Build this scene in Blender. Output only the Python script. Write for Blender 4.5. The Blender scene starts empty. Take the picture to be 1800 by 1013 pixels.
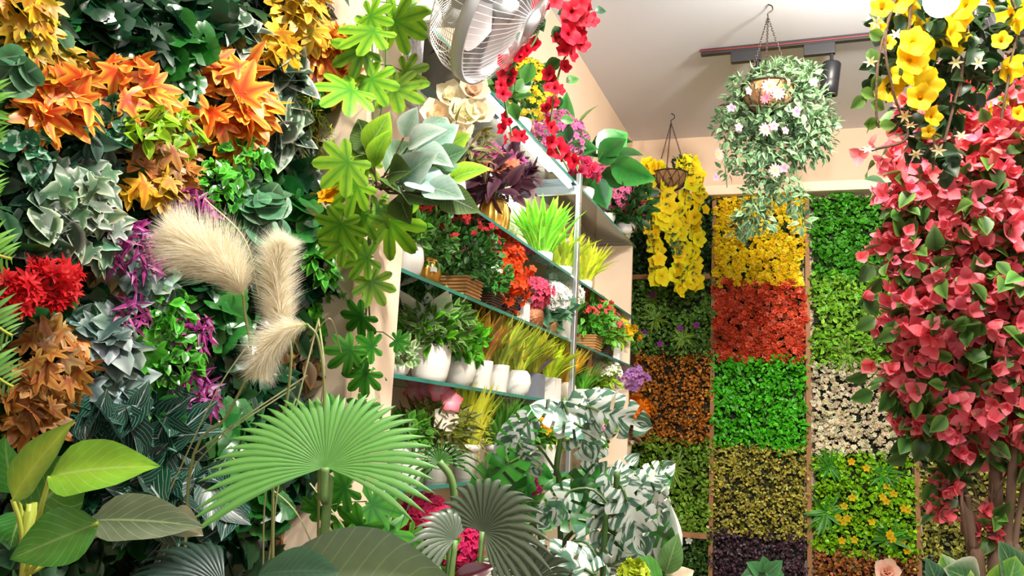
import bpy, math, random
import numpy as np
from mathutils import Vector, Matrix
rng = np.random.default_rng(7)
random.seed(7)
scene = bpy.context.scene
COL = scene.collection
PI = math.pi

# ------------------------------------------------------------------ camera model
FPX = 1500.0
_a = math.radians(20); _p = math.atan(248.7/1500); _r = math.atan(.05)
_fh = np.array([-math.sin(_a), math.cos(_a), 0]); _rh = np.array([math.cos(_a), math.sin(_a), 0]); _Z = np.array([0, 0, 1.])
CF = math.cos(_p)*_fh + math.sin(_p)*_Z
_U0 = -math.sin(_p)*_fh + math.cos(_p)*_Z
CR = math.cos(_r)*_rh + math.sin(_r)*_U0
CU = math.cos(_r)*_U0 - math.sin(_r)*_rh
CO = np.array([0, 0, 1.5])
def ray(x, y): return CF*FPX + CR*(x-900) - CU*(y-506.5)
def onX(x, y, X): v = ray(x, y); return CO + v*(X/v[0])
def onY(x, y, Y): v = ray(x, y); return CO + v*(Y/v[1])
def onZ(x, y, z): v = ray(x, y); return CO + v*((z-1.5)/v[2])
def at(x, y, D): return CO + ray(x, y)*(D/FPX)
def depth(P): return float((np.array(P)-CO) @ CF)
def pxm(P): return depth(P)/FPX            # metres per pixel at P
cam = bpy.data.cameras.new('camera'); camo = bpy.data.objects.new('camera', cam); COL.objects.link(camo)
cam.sensor_width = 36; cam.lens = 36*FPX/1800; cam.clip_start = .05
m = Matrix(((CR[0], CU[0], -CF[0], CO[0]), (CR[1], CU[1], -CF[1], CO[1]), (CR[2], CU[2], -CF[2], CO[2]), (0, 0, 0, 1)))
camo.matrix_world = m
scene.camera = camo

XW = -1.36                                   # left wall
XS = -1.11                                   # shelf front
CORN = onX(1112, 248, XW); H = float(CORN[2])
_bd = np.array([1., .028, 0]); _bd /= np.linalg.norm(_bd); BN = np.array([-_bd[1], _bd[0], 0])   # back wall direction and normal
def onB(x, y, off=0):
    v = ray(x, y); c = CORN - BN*off
    return CO + v*(((c-CO) @ BN)/(v @ BN))
def wallY(X, off=0): return float(CORN[1] + (X-XW)*.028 - off)

# ------------------------------------------------------------------ colours and materials
def lin(c):
    c = np.array(c, float)/255.0
    return np.where(c <= .04045, c/12.92, ((c+.055)/1.055)**2.4)
def nz(v):
    v = np.array(v, float); return v/(np.linalg.norm(v)+1e-9)
MATS = {}
def newmat(name):
    m = bpy.data.materials.new(name); m.use_nodes = True
    nt = m.node_tree; nt.nodes.clear()
    return m, nt, nt.nodes, nt.links
def mat(name, rgb, rough=.6, metal=0, var=.08, scale=12, bump=0, spec=.5, emit=None, es=0, alpha=None, coat=0, stretch=None):
    if name in MATS: return MATS[name]
    m, nt, N, L = newmat(name)
    out = N.new('ShaderNodeOutputMaterial'); b = N.new('ShaderNodeBsdfPrincipled')
    tc = N.new('ShaderNodeTexCoord'); no = N.new('ShaderNodeTexNoise'); no.inputs['Scale'].default_value = scale
    no.inputs['Detail'].default_value = 5
    if stretch:
        mp = N.new('ShaderNodeMapping'); mp.inputs['Scale'].default_value = stretch
        L.new(tc.outputs['Object'], mp.inputs[0]); L.new(mp.outputs[0], no.inputs['Vector'])
    else: L.new(tc.outputs['Object'], no.inputs['Vector'])
    r = N.new('ShaderNodeMapRange'); r.inputs[3].default_value = 1-var*2; r.inputs[4].default_value = 1+var*2
    L.new(no.outputs[0], r.inputs[0])
    mx = N.new('ShaderNodeMix'); mx.data_type = 'RGBA'; mx.blend_type = 'MULTIPLY'; mx.inputs[0].default_value = 1
    mx.inputs[6].default_value = (*lin(rgb), 1); L.new(r.outputs[0], mx.inputs[7])
    L.new(mx.outputs[2], b.inputs['Base Color'])
    b.inputs['Roughness'].default_value = rough; b.inputs['Metallic'].default_value = metal
    b.inputs['Specular IOR Level'].default_value = spec
    b.inputs['Coat Weight'].default_value = coat
    if bump:
        bp = N.new('ShaderNodeBump'); bp.inputs['Strength'].default_value = bump; bp.inputs['Distance'].default_value = .01
        L.new(no.outputs[0], bp.inputs['Height']); L.new(bp.outputs[0], b.inputs['Normal'])
    if emit is not None:
        b.inputs['Emission Color'].default_value = (*lin(emit), 1); b.inputs['Emission Strength'].default_value = es
    L.new(b.outputs[0], out.inputs[0])
    MATS[name] = m
    return m
def leafmat(name, rough=.42, vein=.0, nveins=9, veincol=(225, 235, 220), slant=1.4, speck=0, sscale=90, s0=.52, streak=False, transl=.22, var=.25, sharp=.86, spec=.45):
    if name in MATS: return MATS[name]
    m, nt, N, L = newmat(name)
    out = N.new('ShaderNodeOutputMaterial'); b = N.new('ShaderNodeBsdfPrincipled')
    ca = N.new('ShaderNodeAttribute'); ca.attribute_name = 'Col'
    uv = N.new('ShaderNodeAttribute'); uv.attribute_name = 'luv'
    geo = N.new('ShaderNodeNewGeometry')
    no = N.new('ShaderNodeTexNoise'); no.inputs['Scale'].default_value = 60; no.inputs['Detail'].default_value = 3
    L.new(geo.outputs['Position'], no.inputs['Vector'])
    r = N.new('ShaderNodeMapRange'); r.inputs[3].default_value = 1-var; r.inputs[4].default_value = 1+var
    L.new(no.outputs[0], r.inputs[0])
    mx = N.new('ShaderNodeMix'); mx.data_type = 'RGBA'; mx.blend_type = 'MULTIPLY'; mx.inputs[0].default_value = 1
    L.new(ca.outputs['Color'], mx.inputs[6]); L.new(r.outputs[0], mx.inputs[7])
    col = mx.outputs[2]
    if vein:
        sp = N.new('ShaderNodeSeparateXYZ'); L.new(uv.outputs['Vector'], sp.inputs[0])
        ab = N.new('ShaderNodeMath'); ab.operation = 'ABSOLUTE'; L.new(sp.outputs[0], ab.inputs[0])
        m1 = N.new('ShaderNodeMath'); m1.operation = 'MULTIPLY'; m1.inputs[1].default_value = slant/nveins*2; L.new(ab.outputs[0], m1.inputs[0])
        s1 = N.new('ShaderNodeMath'); s1.operation = 'SUBTRACT'; L.new(sp.outputs[1], s1.inputs[0]); L.new(m1.outputs[0], s1.inputs[1])
        m2 = N.new('ShaderNodeMath'); m2.operation = 'MULTIPLY'; m2.inputs[1].default_value = nveins*PI; L.new(s1.outputs[0], m2.inputs[0])
        sn = N.new('ShaderNodeMath'); sn.operation = 'SINE'; L.new(m2.outputs[0], sn.inputs[0])
        a2 = N.new('ShaderNodeMath'); a2.operation = 'ABSOLUTE'; L.new(sn.outputs[0], a2.inputs[0])
        r2 = N.new('ShaderNodeMapRange'); r2.inputs[1].default_value = 1-sharp; r2.inputs[2].default_value = 0; r2.inputs[3].default_value = 0; r2.inputs[4].default_value = vein
        L.new(a2.outputs[0], r2.inputs[0])
        # midrib
        r3 = N.new('ShaderNodeMapRange'); r3.inputs[1].default_value = .07; r3.inputs[2].default_value = .0; r3.inputs[3].default_value = 0; r3.inputs[4].default_value = vein
        L.new(ab.outputs[0], r3.inputs[0])
        mm = N.new('ShaderNodeMath'); mm.operation = 'MAXIMUM'; L.new(r2.outputs[0], mm.inputs[0]); L.new(r3.outputs[0], mm.inputs[1])
        mv = N.new('ShaderNodeMix'); mv.data_type = 'RGBA'; L.new(mm.outputs[0], mv.inputs[0]); L.new(col, mv.inputs[6])
        mv.inputs[7].default_value = (*lin(veincol), 1); col = mv.outputs[2]
    if speck:
        n2 = N.new('ShaderNodeTexNoise'); n2.inputs['Scale'].default_value = sscale; n2.inputs['Detail'].default_value = 2
        if streak:
            s2 = N.new('ShaderNodeSeparateXYZ'); L.new(uv.outputs['Vector'], s2.inputs[0]); s3 = N.new('ShaderNodeSeparateXYZ'); L.new(geo.outputs['Position'], s3.inputs[0])
            a3 = N.new('ShaderNodeMath'); a3.operation = 'ABSOLUTE'; L.new(s2.outputs[0], a3.inputs[0])
            b3 = N.new('ShaderNodeMath'); b3.operation = 'MULTIPLY_ADD'; b3.inputs[1].default_value = -.4; L.new(a3.outputs[0], b3.inputs[0]); L.new(s2.outputs[1], b3.inputs[2])
            c3 = N.new('ShaderNodeCombineXYZ')
            for src, k_, q in ((s2.outputs[0], 1.3, 0), (b3.outputs[0], 9., 1), (s3.outputs[0], 5., 2)):
                mm3 = N.new('ShaderNodeMath'); mm3.operation = 'MULTIPLY'; mm3.inputs[1].default_value = k_; L.new(src, mm3.inputs[0]); L.new(mm3.outputs[0], c3.inputs[q])
            L.new(c3.outputs[0], n2.inputs['Vector'])
        else: L.new(geo.outputs['Position'], n2.inputs['Vector'])
        r4 = N.new('ShaderNodeMapRange'); r4.inputs[1].default_value = s0; r4.inputs[2].default_value = s0+.07; r4.inputs[3].default_value = 0; r4.inputs[4].default_value = speck
        L.new(n2.outputs[0], r4.inputs[0])
        mv = N.new('ShaderNodeMix'); mv.data_type = 'RGBA'; L.new(r4.outputs[0], mv.inputs[0]); L.new(col, mv.inputs[6])
        mv.inputs[7].default_value = (*lin(veincol), 1); col = mv.outputs[2]
    L.new(col, b.inputs['Base Color'])
    b.inputs['Roughness'].default_value = rough; b.inputs['Specular IOR Level'].default_value = spec
    tr = N.new('ShaderNodeBsdfTranslucent'); L.new(col, tr.inputs['Color'])
    ms = N.new('ShaderNodeMixShader'); ms.inputs[0].default_value = transl
    L.new(b.outputs[0], ms.inputs[1]); L.new(tr.outputs[0], ms.inputs[2]); L.new(ms.outputs[0], out.inputs[0])
    MATS[name] = m
    return m
LEAF = leafmat('leaf_satin')
GLOSS = leafmat('leaf_glossy', rough=.22, spec=.6, transl=.12)
PETAL = leafmat('petal_cloth', rough=.6, transl=.35, spec=.25, var=.18)
VEINL = leafmat('leaf_pale_veins', vein=.45, nveins=8, veincol=(190, 215, 150))
VEINW = leafmat('leaf_white_stripes', vein=.9, nveins=8, veincol=(215, 228, 222), sharp=.84, slant=2.2, rough=.35)
VEINF = leafmat('leaf_fine_veins', vein=.35, nveins=14, veincol=(215, 225, 205), rough=.45)
SPECK = leafmat('leaf_speckled', speck=.7, veincol=(185, 215, 195))
VARIEG = leafmat('leaf_cream_marbled', speck=.92, veincol=(222, 232, 224), rough=.38, sscale=1.0, s0=.46, streak=True)
VARIEF = leafmat('leaf_cream_edged', speck=.5, veincol=(206, 216, 200), rough=.38, sscale=60, s0=.56)
HAIR = leafmat('plume_hair', rough=.8, transl=.5, spec=.1, var=.04)

# ------------------------------------------------------------------ leaf templates: verts, faces, t (0 centre .. 1 edge), luv
class T:
    def __init__(s, v, f, t, uv): s.v = np.array(v, float); s.f = f; s.t = np.array(t, float); s.uv = np.array(uv, float)
def oval(w=.25, peak=.45, rows=6, fold=.25, curl=.25, cols=(-1, -.72, 0, .72, 1), tip=1.0, base=0.0, wave=0):
    v = []; t = []; uv = []; n = len(cols)
    for i in range(rows+1):
        s = i/rows
        if s < peak: h = base + (1-base)*math.sin(PI/2*s/peak)**.8
        else: h = math.cos(PI/2*(s-peak)/(1-peak))**tip
        h = max(h, .0)*w
        for u in cols:
            z = fold*abs(u)*h - curl*s*s + wave*math.sin(s*14+u)*abs(u)*w
            v.append((u*h, s - .25*curl*s*s*abs(curl), z)); t.append(max(abs(u), 0 if i < rows else 1)); uv.append((u, s))
    f = [(i*n+j, i*n+j+1, (i+1)*n+j+1, (i+1)*n+j) for i in range(rows) for j in range(n-1)]
    return T(v, f, t, uv)
def polar(lobes, shape, env=None, c=.25, curl=.2, fold=.15, rings=(.4, .78, 1), vein=.5, notch=None, cup=0):
    """lobes: list of (angle deg from tip, length); shape: radial fraction between lobe axis (0) and valley (1)"""
    lobes = sorted(lobes); A = []; RR = []; ax = []
    n = len(lobes)
    for i, (a, l) in enumerate(lobes):
        a2, l2 = lobes[(i+1) % n]
        if i == n-1: a2 += 360
        mid = (a+a2)/2
        for s, k in shape: A.append(a+(mid-a)*s); RR.append(l*k); ax.append(s == 0)
        for s, k in reversed(shape[1:-1]): A.append(a2-(a2-mid)*s); RR.append(l2*k); ax.append(False)
    v = [(0, c, 0)]; t = [0]; uv = [(0, .2)]; N = len(A)
    for k in rings:
        for a, r, x in zip(A, RR, ax):
            th = math.radians(a); X = r*k*math.sin(th); Y = c + r*k*math.cos(th)
            if notch and abs(abs(((a+180) % 360)-180)-180) < 12: Y = c*(1-k*notch)
            d = math.hypot(X, Y-c)
            v.append((X, Y, -curl*d*d + fold*abs(X)*.5 + cup*d + (.02*d if x else 0))); t.append(k*(vein if x else 1)); uv.append((X*1.6, Y))
    f = [(0, 1+(j+1) % N, 1+j) for j in range(N)]
    for q in range(len(rings)-1):
        for j in range(N):
            a, b = 1+q*N+j, 1+q*N+(j+1) % N
            f.append((a, b, b+N, a+N))
    return T(v, f, t, uv)
SH_POINT = [(0, 1), (.3, .84), (.65, .62), (1, .48)]
SH_ROUND = [(0, 1), (.3, .93), (.65, .78), (1, .55)]
SH_SLIT = [(0, 1), (.5, .99), (.82, .93), (.9, .5), (1, .42)]
SH_FULL = [(0, 1), (.5, 1), (1, .97)]
def maple(curl): return polar([(0, .78), (52, .66), (-52, .66), (105, .5), (-105, .5), (160, .2), (-160, .2)], SH_POINT, c=.22, curl=curl)
def ivy(curl): return polar([(0, .74), (62, .56), (-62, .56), (128, .42), (-128, .42), (180, .12)], [(0, 1), (.3, .86), (.65, .74), (1, .68)], c=.26, curl=curl)
def aralia(curl): return polar([(0, .62), (42, .6), (-42, .6), (84, .52), (-84, .52), (126, .4), (-126, .4), (180, .14)], [(0, 1), (.3, .95), (.65, .8), (1, .5)], c=.38, curl=curl, vein=.1)
def heart(curl, fold=.3): return polar([(0, .78), (40, .52), (-40, .52), (80, .43), (-80, .43), (125, .42), (-125, .42), (158, .34), (-158, .34)], SH_FULL, c=.22, curl=curl, fold=fold, vein=.9)
def round_(curl): return polar([(i*45, .5) for i in range(-3, 5)], SH_FULL, c=.5, curl=curl, fold=.1, vein=.9)
def monstera_(curl, nl=5, w=.38):
    ss = []; gap = []
    for i in range(nl):
        a, b = i/nl, (i+1)/nl
        for q in (0, .2, .5, .72): ss.append(a+(b-a)*q); gap.append(q == .72 and 0 < i+1 < nl)
    ss.append(1.); gap.append(False)
    us = [-1, -.85, -.62, -.42, -.2, 0, .2, .42, .62, .85, 1]; v = []; t = []; uv = []
    for k, s in enumerate(ss):
        h = w*(math.sin(PI*min(s*.86+.14, 1))**.62 if s < 1 else .0); f = (s*nl) % 1
        tipc = 1-.10*abs(f-.4)*2 if s < .96 else 1
        for u in us:
            a = abs(u); sw = (.34*s-.2)*a**1.3
            v.append((u*h*(tipc if a > .8 else 1), s*.92+.04+sw*.8, .22*a*h-curl*s*s*.8-curl*1.4*(a*h)**2)); t.append(.35+.65*a if (f > .1 and a > .1) else 0); uv.append((u, s))
    n = len(us); fc = []
    for k in range(len(ss)-1):
        for j in range(n-1):
            m_ = max(abs(us[j]), abs(us[j+1]))
            if gap[k] and m_ > (.25 if k % 8 > 3 else .45) and not (m_ < .9 and k % 3 == 0 and False): continue
            fc.append((k*n+j, k*n+j+1, (k+1)*n+j+1, (k+1)*n+j))
    return T(v, fc, t, uv)
def monstera(curl): return monstera_(curl)
def monstera_old(curl): return polar([(0, .66), (32, .6), (-32, .6), (64, .55), (-64, .55), (97, .5), (-97, .5), (135, .44), (-135, .44), (180, .14)], SH_SLIT, c=.34, curl=curl, rings=(.35, .7, 1), vein=.75)
def combine(lst):
    v = []; f = []; t = []; uv = []; k = 0
    for tp, M in lst:
        M = np.array(M); v.append(tp.v @ M[:3, :3].T + M[:3, 3]); f += [tuple(i+k for i in q) for q in tp.f]; t.append(tp.t); uv.append(tp.uv); k += len(tp.v)
    return T(np.concatenate(v), f, np.concatenate(t), np.concatenate(uv))
def rotm(ax, a):
    return np.array(Matrix.Rotation(a, 4, ax))
def petals(n, w=.3, up=.6, curl=-.2, rows=4, peak=.6, scale=1, cols=(-1, 0, 1), twist=0, fold=.2):
    p = oval(w, peak=peak, rows=rows, curl=curl, fold=fold, cols=cols, base=.15)
    p.t = np.maximum(p.uv[:, 1], 0)            # petal colour runs from heart to rim
    return combine([(p, rotm('Z', 2*PI*i/n+twist) @ rotm('X', up) @ np.diag([scale, scale, scale, 1])) for i in range(n)])
MAPLE = [maple(c) for c in (.15, .35, .6)]; IVY = [ivy(c) for c in (.15, .35, .6)]; ARAL = [aralia(c) for c in (.15, .3, .5)]
HEART = [heart(c) for c in (.1, .35, .6)]; ROUND = [round_(c) for c in (.1, .4, -.3)]; MONST = [monstera(c) for c in (.3, .6, .9)]
OVAL = [oval(.26, curl=c) for c in (.1, .3, .5)]; WIDE = [oval(.36, curl=c, peak=.4) for c in (.1, .3, .5)]
SMALL = [oval(.3, rows=3, curl=c, cols=(-1, 0, 1), fold=.3) for c in (.1, .3)]
TINY = [oval(.34, rows=2, curl=.2, cols=(-1, 0, 1), peak=.5, fold=.35)]
LANCE = [oval(.09, rows=5, curl=c, cols=(-1, 0, 1), peak=.35) for c in (.1, .35, .6)]
NEEDLE = [oval(.05, rows=3, curl=c, cols=(-1, 1), peak=.3) for c in (.1, .3)]
BLADE = [oval(.075, rows=6, curl=c, cols=(-1, 0, 1), peak=.3, tip=.8) for c in (.02, .15, .45)]
BRACT = [petals(3, w=.42, up=u, curl=-.15, peak=.4, fold=.35, cols=(-1, -.5, 0, .5, 1)) for u in (.45, .8)]
FIVE = [petals(5, w=.36, up=.25, curl=.1, peak=.6)]
CUP5 = [petals(5, w=.45, up=.6, curl=.35, peak=.62)]
DAISY = [petals(11, w=.16, up=.15, curl=.05, peak=.6)]
STAR = [petals(6, w=.17, up=.35, curl=.15, peak=.4)]
FOUR = [petals(4, w=.5, up=.2, curl=.05, rows=2, peak=.55)]
ROSE = [combine([(petals(5, w=.5, up=.35+.4*k, curl=-.35, peak=.6, scale=1-.24*k, twist=k*.6, rows=5, cols=(-1, -.5, 0, .5, 1)), np.eye(4)) for k in range(4)])]
def trumpet(seed=0):
    r = random.Random(seed)
    v = [(0, 0, -.45)]; t = [0]; uv = [(0, 0)]; N = 20
    for k, (rr, z) in enumerate([(.12, -.25), (.2, -.05), (.55, .14), (1, .2)]):
        for j in range(N):
            a = 2*PI*j/N; w = 1+.13*math.cos(5*a)*(k/3); zz = z + (.13*math.sin(5*a+1)+.06*math.sin(11*a+seed))*(k/3)**2
            v.append((rr*w*math.cos(a), rr*w*math.sin(a), zz)); t.append(k/3); uv.append((0, k/3))
    f = [(0, 1+j, 1+(j+1) % N) for j in range(N)]
    for q in range(3):
        for j in range(N): a, b = 1+q*N+j, 1+q*N+(j+1) % N; f.append((a, b, b+N, a+N))
    return T(v, f, t, uv)
TRUMP = [trumpet(0), trumpet(3), trumpet(5)]

# ------------------------------------------------------------------ mesh collection
def smooth(me): me.polygons.foreach_set('use_smooth', [True]*len(me.polygons))
def basis(dirs, norms):
    y = dirs/(np.linalg.norm(dirs, axis=1, keepdims=True)+1e-9)
    x = np.cross(y, norms); x /= (np.linalg.norm(x, axis=1, keepdims=True)+1e-9)
    z = np.cross(x, y)
    return np.stack([x, y, z], axis=2)            # N x 3 x 3, columns
class Fol:
    """collects many small leaves, petals or hairs into one mesh with colour per vertex"""
    def __init__(s): s.V = []; s.Fa = []; s.Cc = []; s.UVs = []; s.n = 0
    def add(s, tpls, pos, dirs, norms, size, colC, colE, jit=.15, p=1.0, hue=.05):
        pos = np.atleast_2d(pos); n = len(pos)
        if n == 0: return s
        dirs = np.broadcast_to(np.atleast_2d(dirs), (n, 3)); norms = np.broadcast_to(np.atleast_2d(norms), (n, 3))
        size = np.broadcast_to(np.array(size, float), (n,))
        B = basis(dirs, norms)
        cC = np.broadcast_to(np.atleast_2d(lin(colC)), (n, 3)); cE = np.broadcast_to(np.atleast_2d(lin(colE)), (n, 3))
        br = np.exp(rng.normal(0, jit, (n, 1))); hs = 1+rng.normal(0, hue, (n, 3))
        which = rng.integers(0, len(tpls), n)
        for k, tp in enumerate(tpls):
            idx = np.nonzero(which == k)[0]
            if len(idx) == 0: continue
            v = np.einsum('nij,vj->nvi', B[idx], tp.v)*size[idx, None, None] + pos[idx, None, :]
            tt = np.clip(tp.t, 0, 1)**p
            c = cC[idx, None, :]*(1-tt)[None, :, None] + cE[idx, None, :]*tt[None, :, None]
            c = c*br[idx, None, :]*hs[idx, None, :]
            nv = len(tp.v)
            for i in range(len(idx)):
                o = s.n + i*nv
                s.Fa.append((tp.f, o))
            s.V.append(v.reshape(-1, 3)); s.Cc.append(c.reshape(-1, 3)); s.UVs.append(np.tile(tp.uv, (len(idx), 1)))
            s.n += nv*len(idx)
        return s
    def raw(s, v, f, c, uv=None):
        v = np.array(v, float); s.Fa.append((f, s.n)); s.V.append(v); s.Cc.append(np.broadcast_to(np.array(c, float), (len(v), 3)))
        s.UVs.append(np.zeros((len(v), 2)) if uv is None else np.array(uv, float)); s.n += len(v)
    def build(s, name, material, parent=None, origin=None, sm=True):
        V = np.concatenate(s.V); C_ = np.clip(np.concatenate(s.Cc), 0, 1); U_ = np.concatenate(s.UVs)
        cache = {}; loops = []; lens = []
        for f, o in s.Fa:
            k = id(f)
            if k not in cache: cache[k] = (np.array([i for q in f for i in q]), np.array([len(q) for q in f]))
            a, l = cache[k]; loops.append(a+o); lens.append(l)
        loops = np.concatenate(loops); lens = np.concatenate(lens)
        org = np.array(origin if origin is not None else (0, 0, 0), float)
        V[:, 0] = np.maximum(V[:, 0], XW+.004); V[:, 1] = np.minimum(V[:, 1], CORN[1]+(V[:, 0]-XW)*.028-.004); V[:, 2] = np.minimum(V[:, 2], H-.004)
        V = V-org
        me = bpy.data.meshes.new(name)
        me.vertices.add(len(V)); me.vertices.foreach_set('co', V.ravel())
        me.loops.add(len(loops)); me.loops.foreach_set('vertex_index', loops.astype(np.int32))
        me.polygons.add(len(lens)); st = np.concatenate([[0], np.cumsum(lens)[:-1]])
        me.polygons.foreach_set('loop_start', st.astype(np.int32)); me.polygons.foreach_set('loop_total', lens.astype(np.int32))
        me.update(calc_edges=True)
        if sm: me.polygons.foreach_set('use_smooth', np.ones(len(lens), bool))
        a = me.attributes.new('Col', 'FLOAT_COLOR', 'POINT'); a.data.foreach_set('color', np.c_[C_, np.ones(len(C_))].ravel())
        a = me.attributes.new('luv', 'FLOAT2', 'POINT'); a.data.foreach_set('vector', U_.ravel())
        me.materials.append(material)
        return link(name, me, parent, org if parent is None else None)
def wpos(o):
    p = np.array(o.location)
    return p if o.parent is None else p + wpos(o.parent)
def link(name, me, parent=None, loc=None):
    o = bpy.data.objects.new(name, me); COL.objects.link(o)
    if parent is not None:
        o.parent = parent; o.location = Vector(-wpos(parent))      # mesh data is in world space, the parent only translates
    elif loc is not None: o.location = Vector(loc)
    return o
def tag(o, label=None, cat=None, group=None, kind=None):
    if label: o['label'] = label
    if cat: o['category'] = cat
    if group: o['group'] = group
    if kind: o['kind'] = kind
    return o
def thing(name, loc, label, cat, group=None):
    o = bpy.data.objects.new(name, None); o.empty_display_size = .05; COL.objects.link(o); o.location = Vector(np.array(loc, float))
    return tag(o, label, cat, group)
class MB:
    """collects solid shapes into one mesh (world coordinates)"""
    def __init__(s): s.v = []; s.f = []
    def add(s, v, f):
        k = len(s.v); s.v += [tuple(map(float, p)) for p in v]; s.f += [tuple(i+k for i in q) for q in f]; return s
    def box(s, a, b, b_=None):
        (x0, y0, z0), (x1, y1, z1) = a, b
        return s.add([(x0, y0, z0), (x1, y0, z0), (x1, y1, z0), (x0, y1, z0), (x0, y0, z1), (x1, y0, z1), (x1, y1, z1), (x0, y1, z1)],
              [(0, 3, 2, 1), (4, 5, 6, 7), (0, 1, 5, 4), (1, 2, 6, 5), (2, 3, 7, 6), (3, 0, 4, 7)])
    def tube(s, pts, r, n=6, cap=True):
        P = [np.array(p, float) for p in pts]; m = len(P)
        rs = r if hasattr(r, '__len__') else [r]*m
        rings = []; prev = None
        for i in range(m):
            d = nz(P[min(i+1, m-1)]-P[max(i-1, 0)])
            if prev is None:
                a = np.cross(d, (0, 0, 1.)); a = np.cross(d, (1., 0, 0)) if np.linalg.norm(a) < .1 else a
            else: a = prev - d*(prev @ d)
            a = nz(a); b = np.cross(d, a); prev = a
            rings.append([P[i]+rs[i]*(a*math.cos(2*PI*j/n)+b*math.sin(2*PI*j/n)) for j in range(n)])
        v = [p for q in rings for p in q]
        f = [(i*n+j, i*n+(j+1) % n, (i+1)*n+(j+1) % n, (i+1)*n+j) for i in range(m-1) for j in range(n)]
        if cap: f += [tuple(range(n-1, -1, -1)), tuple((m-1)*n+j for j in range(n))]
        return s.add(v, f)
    def lathe(s, prof, c, n=28, sx=1, sy=1, ax=None, flute=0, fl_n=0, sq=0):
        """prof: (radius, height) pairs; ax: 3x3 basis columns"""
        c = np.array(c, float); B = np.eye(3) if ax is None else np.array(ax)
        v = []
        for r, z in prof:
            for j in range(n):
                a = 2*PI*j/n; k = 1+flute*math.cos(fl_n*a)
                if sq: k *= 1/max(abs(math.cos(a)), abs(math.sin(a)))**sq
                v.append(c + B @ np.array([r*k*sx*math.cos(a), r*k*sy*math.sin(a), z]))
        m = len(prof)
        f = [(i*n+j, i*n+(j+1) % n, (i+1)*n+(j+1) % n, (i+1)*n+j) for i in range(m-1) for j in range(n)]
        f += [tuple(range(n-1, -1, -1)), tuple((m-1)*n+j for j in range(n))]
        return s.add(v, f)
    def build(s, name, material, parent=None, sm=False, bevel=0, origin=None):
        me = bpy.data.meshes.new(name)
        v = np.array(s.v); org = np.array(origin if origin is not None else (0, 0, 0), float)
        me.from_pydata([tuple(p) for p in (v-org)], [], s.f); me.update()
        if sm: smooth(me)
        me.materials.append(material)
        o = link(name, me, parent, org if parent is None else None)
        if bevel:
            b = o.modifiers.new('bevel', 'BEVEL'); b.width = bevel; b.segments = 2; b.limit_method = 'ANGLE'
        return o
def spline(pts, n=24):
    P = [np.array(p, float) for p in pts]
    if len(P) == 2: return [P[0]*(1-t)+P[1]*t for t in np.linspace(0, 1, n)]
    Q = [2*P[0]-P[1]] + P + [2*P[-1]-P[-2]]; out = []
    seg = len(P)-1
    for i in range(n):
        u = i/(n-1)*seg; k = min(int(u), seg-1); t = u-k
        a, b, c, d = Q[k:k+4]
        out.append(.5*((2*b)+(c-a)*t+(2*a-5*b+4*c-d)*t*t+(-a+3*b-3*c+d)*t**3))
    return out
STEM = mat('stem_green', (70, 105, 45), .5); STEMB = mat('stem_brown', (96, 74, 54), .8, bump=.4, scale=60)
STEML = mat('stem_yellow_green', (170, 185, 70), .45)

# ------------------------------------------------------------------ growth helpers
def rnd(n): return rng.normal(0, 1, (n, 3))
def unit(a): return a/(np.linalg.norm(a, axis=1, keepdims=True)+1e-9)
OUT = np.array([1., 0, 0])                    # out of the left wall
def flat_clump(F, c, R, n0, tpls, size, count, cC, cE, jit=.15, p=1., bulge=.5, droop=.4, wild=.45, ry=1.0, **k):
    """leaves standing out of a surface with normal n0 in a bunch of radius R"""
    n0 = nz(n0); e1 = nz(np.cross((0, 0, 1.), n0)); e2 = np.cross(n0, e1)
    th = rng.uniform(0, 2*PI, count); rr = np.sqrt(rng.uniform(0, 1, count))
    rad = np.outer(np.cos(th), e1)+np.outer(np.sin(th), e2)*ry
    pos = np.array(c)+rad*(rr*R*.85)[:, None] + np.outer(bulge*R*(1-rr**2)*rng.uniform(.3, 1, count), n0)
    d = unit(rad*rr[:, None] + rnd(count)*wild + np.array([0, 0, -droop]) + n0*.35)
    nn = unit(n0*1.1 + rnd(count)*.4 + np.array([0, 0, .35]))
    sz = size*rng.uniform(.7, 1.2, count)
    F.add(tpls, pos-d*(sz*.5)[:, None], d, nn, sz, cC, cE, jit, p, **k)
def ball(F, c, R, tpls, size, count, cC, cE, inner=.35, out=1., up=.2, wild=.5, jit=.15, p=1., faceout=True, **k):
    u = unit(rnd(count)); R = np.array(R if hasattr(R, '__len__') else (R, R, R))
    pos = np.array(c)+u*R*(rng.uniform(inner**3, 1, count)**(1/3))[:, None]
    d = unit(u*out+rnd(count)*wild+np.array([0, 0, up]))
    nn = unit(u*.6+np.array([0, -.35, .5])+rnd(count)*.45)
    F.add(tpls, pos, d, nn, size*rng.uniform(.7, 1.2, count), cC, cE, jit, p, **k)
def blossoms(F, c, R, tpls, size, count, cC, cE, inner=.8, up=.3, hemi=False, jit=.12, p=1., **k):
    """flowers whose faces look outward"""
    u = unit(rnd(count)+np.array([0, -.5, .2]))
    if hemi: u[:, 2] = np.abs(u[:, 2])
    R = np.array(R if hasattr(R, '__len__') else (R, R, R))
    pos = np.array(c)+u*R*(rng.uniform(inner, 1.05, count))[:, None]
    nn = unit(u+rnd(count)*.35+np.array([0, -.15, up*.5])); d = unit(np.cross(nn, rnd(count)))
    F.add(tpls, pos, d, nn, size*rng.uniform(.75, 1.2, count), cC, cE, jit, p, **k)
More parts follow.
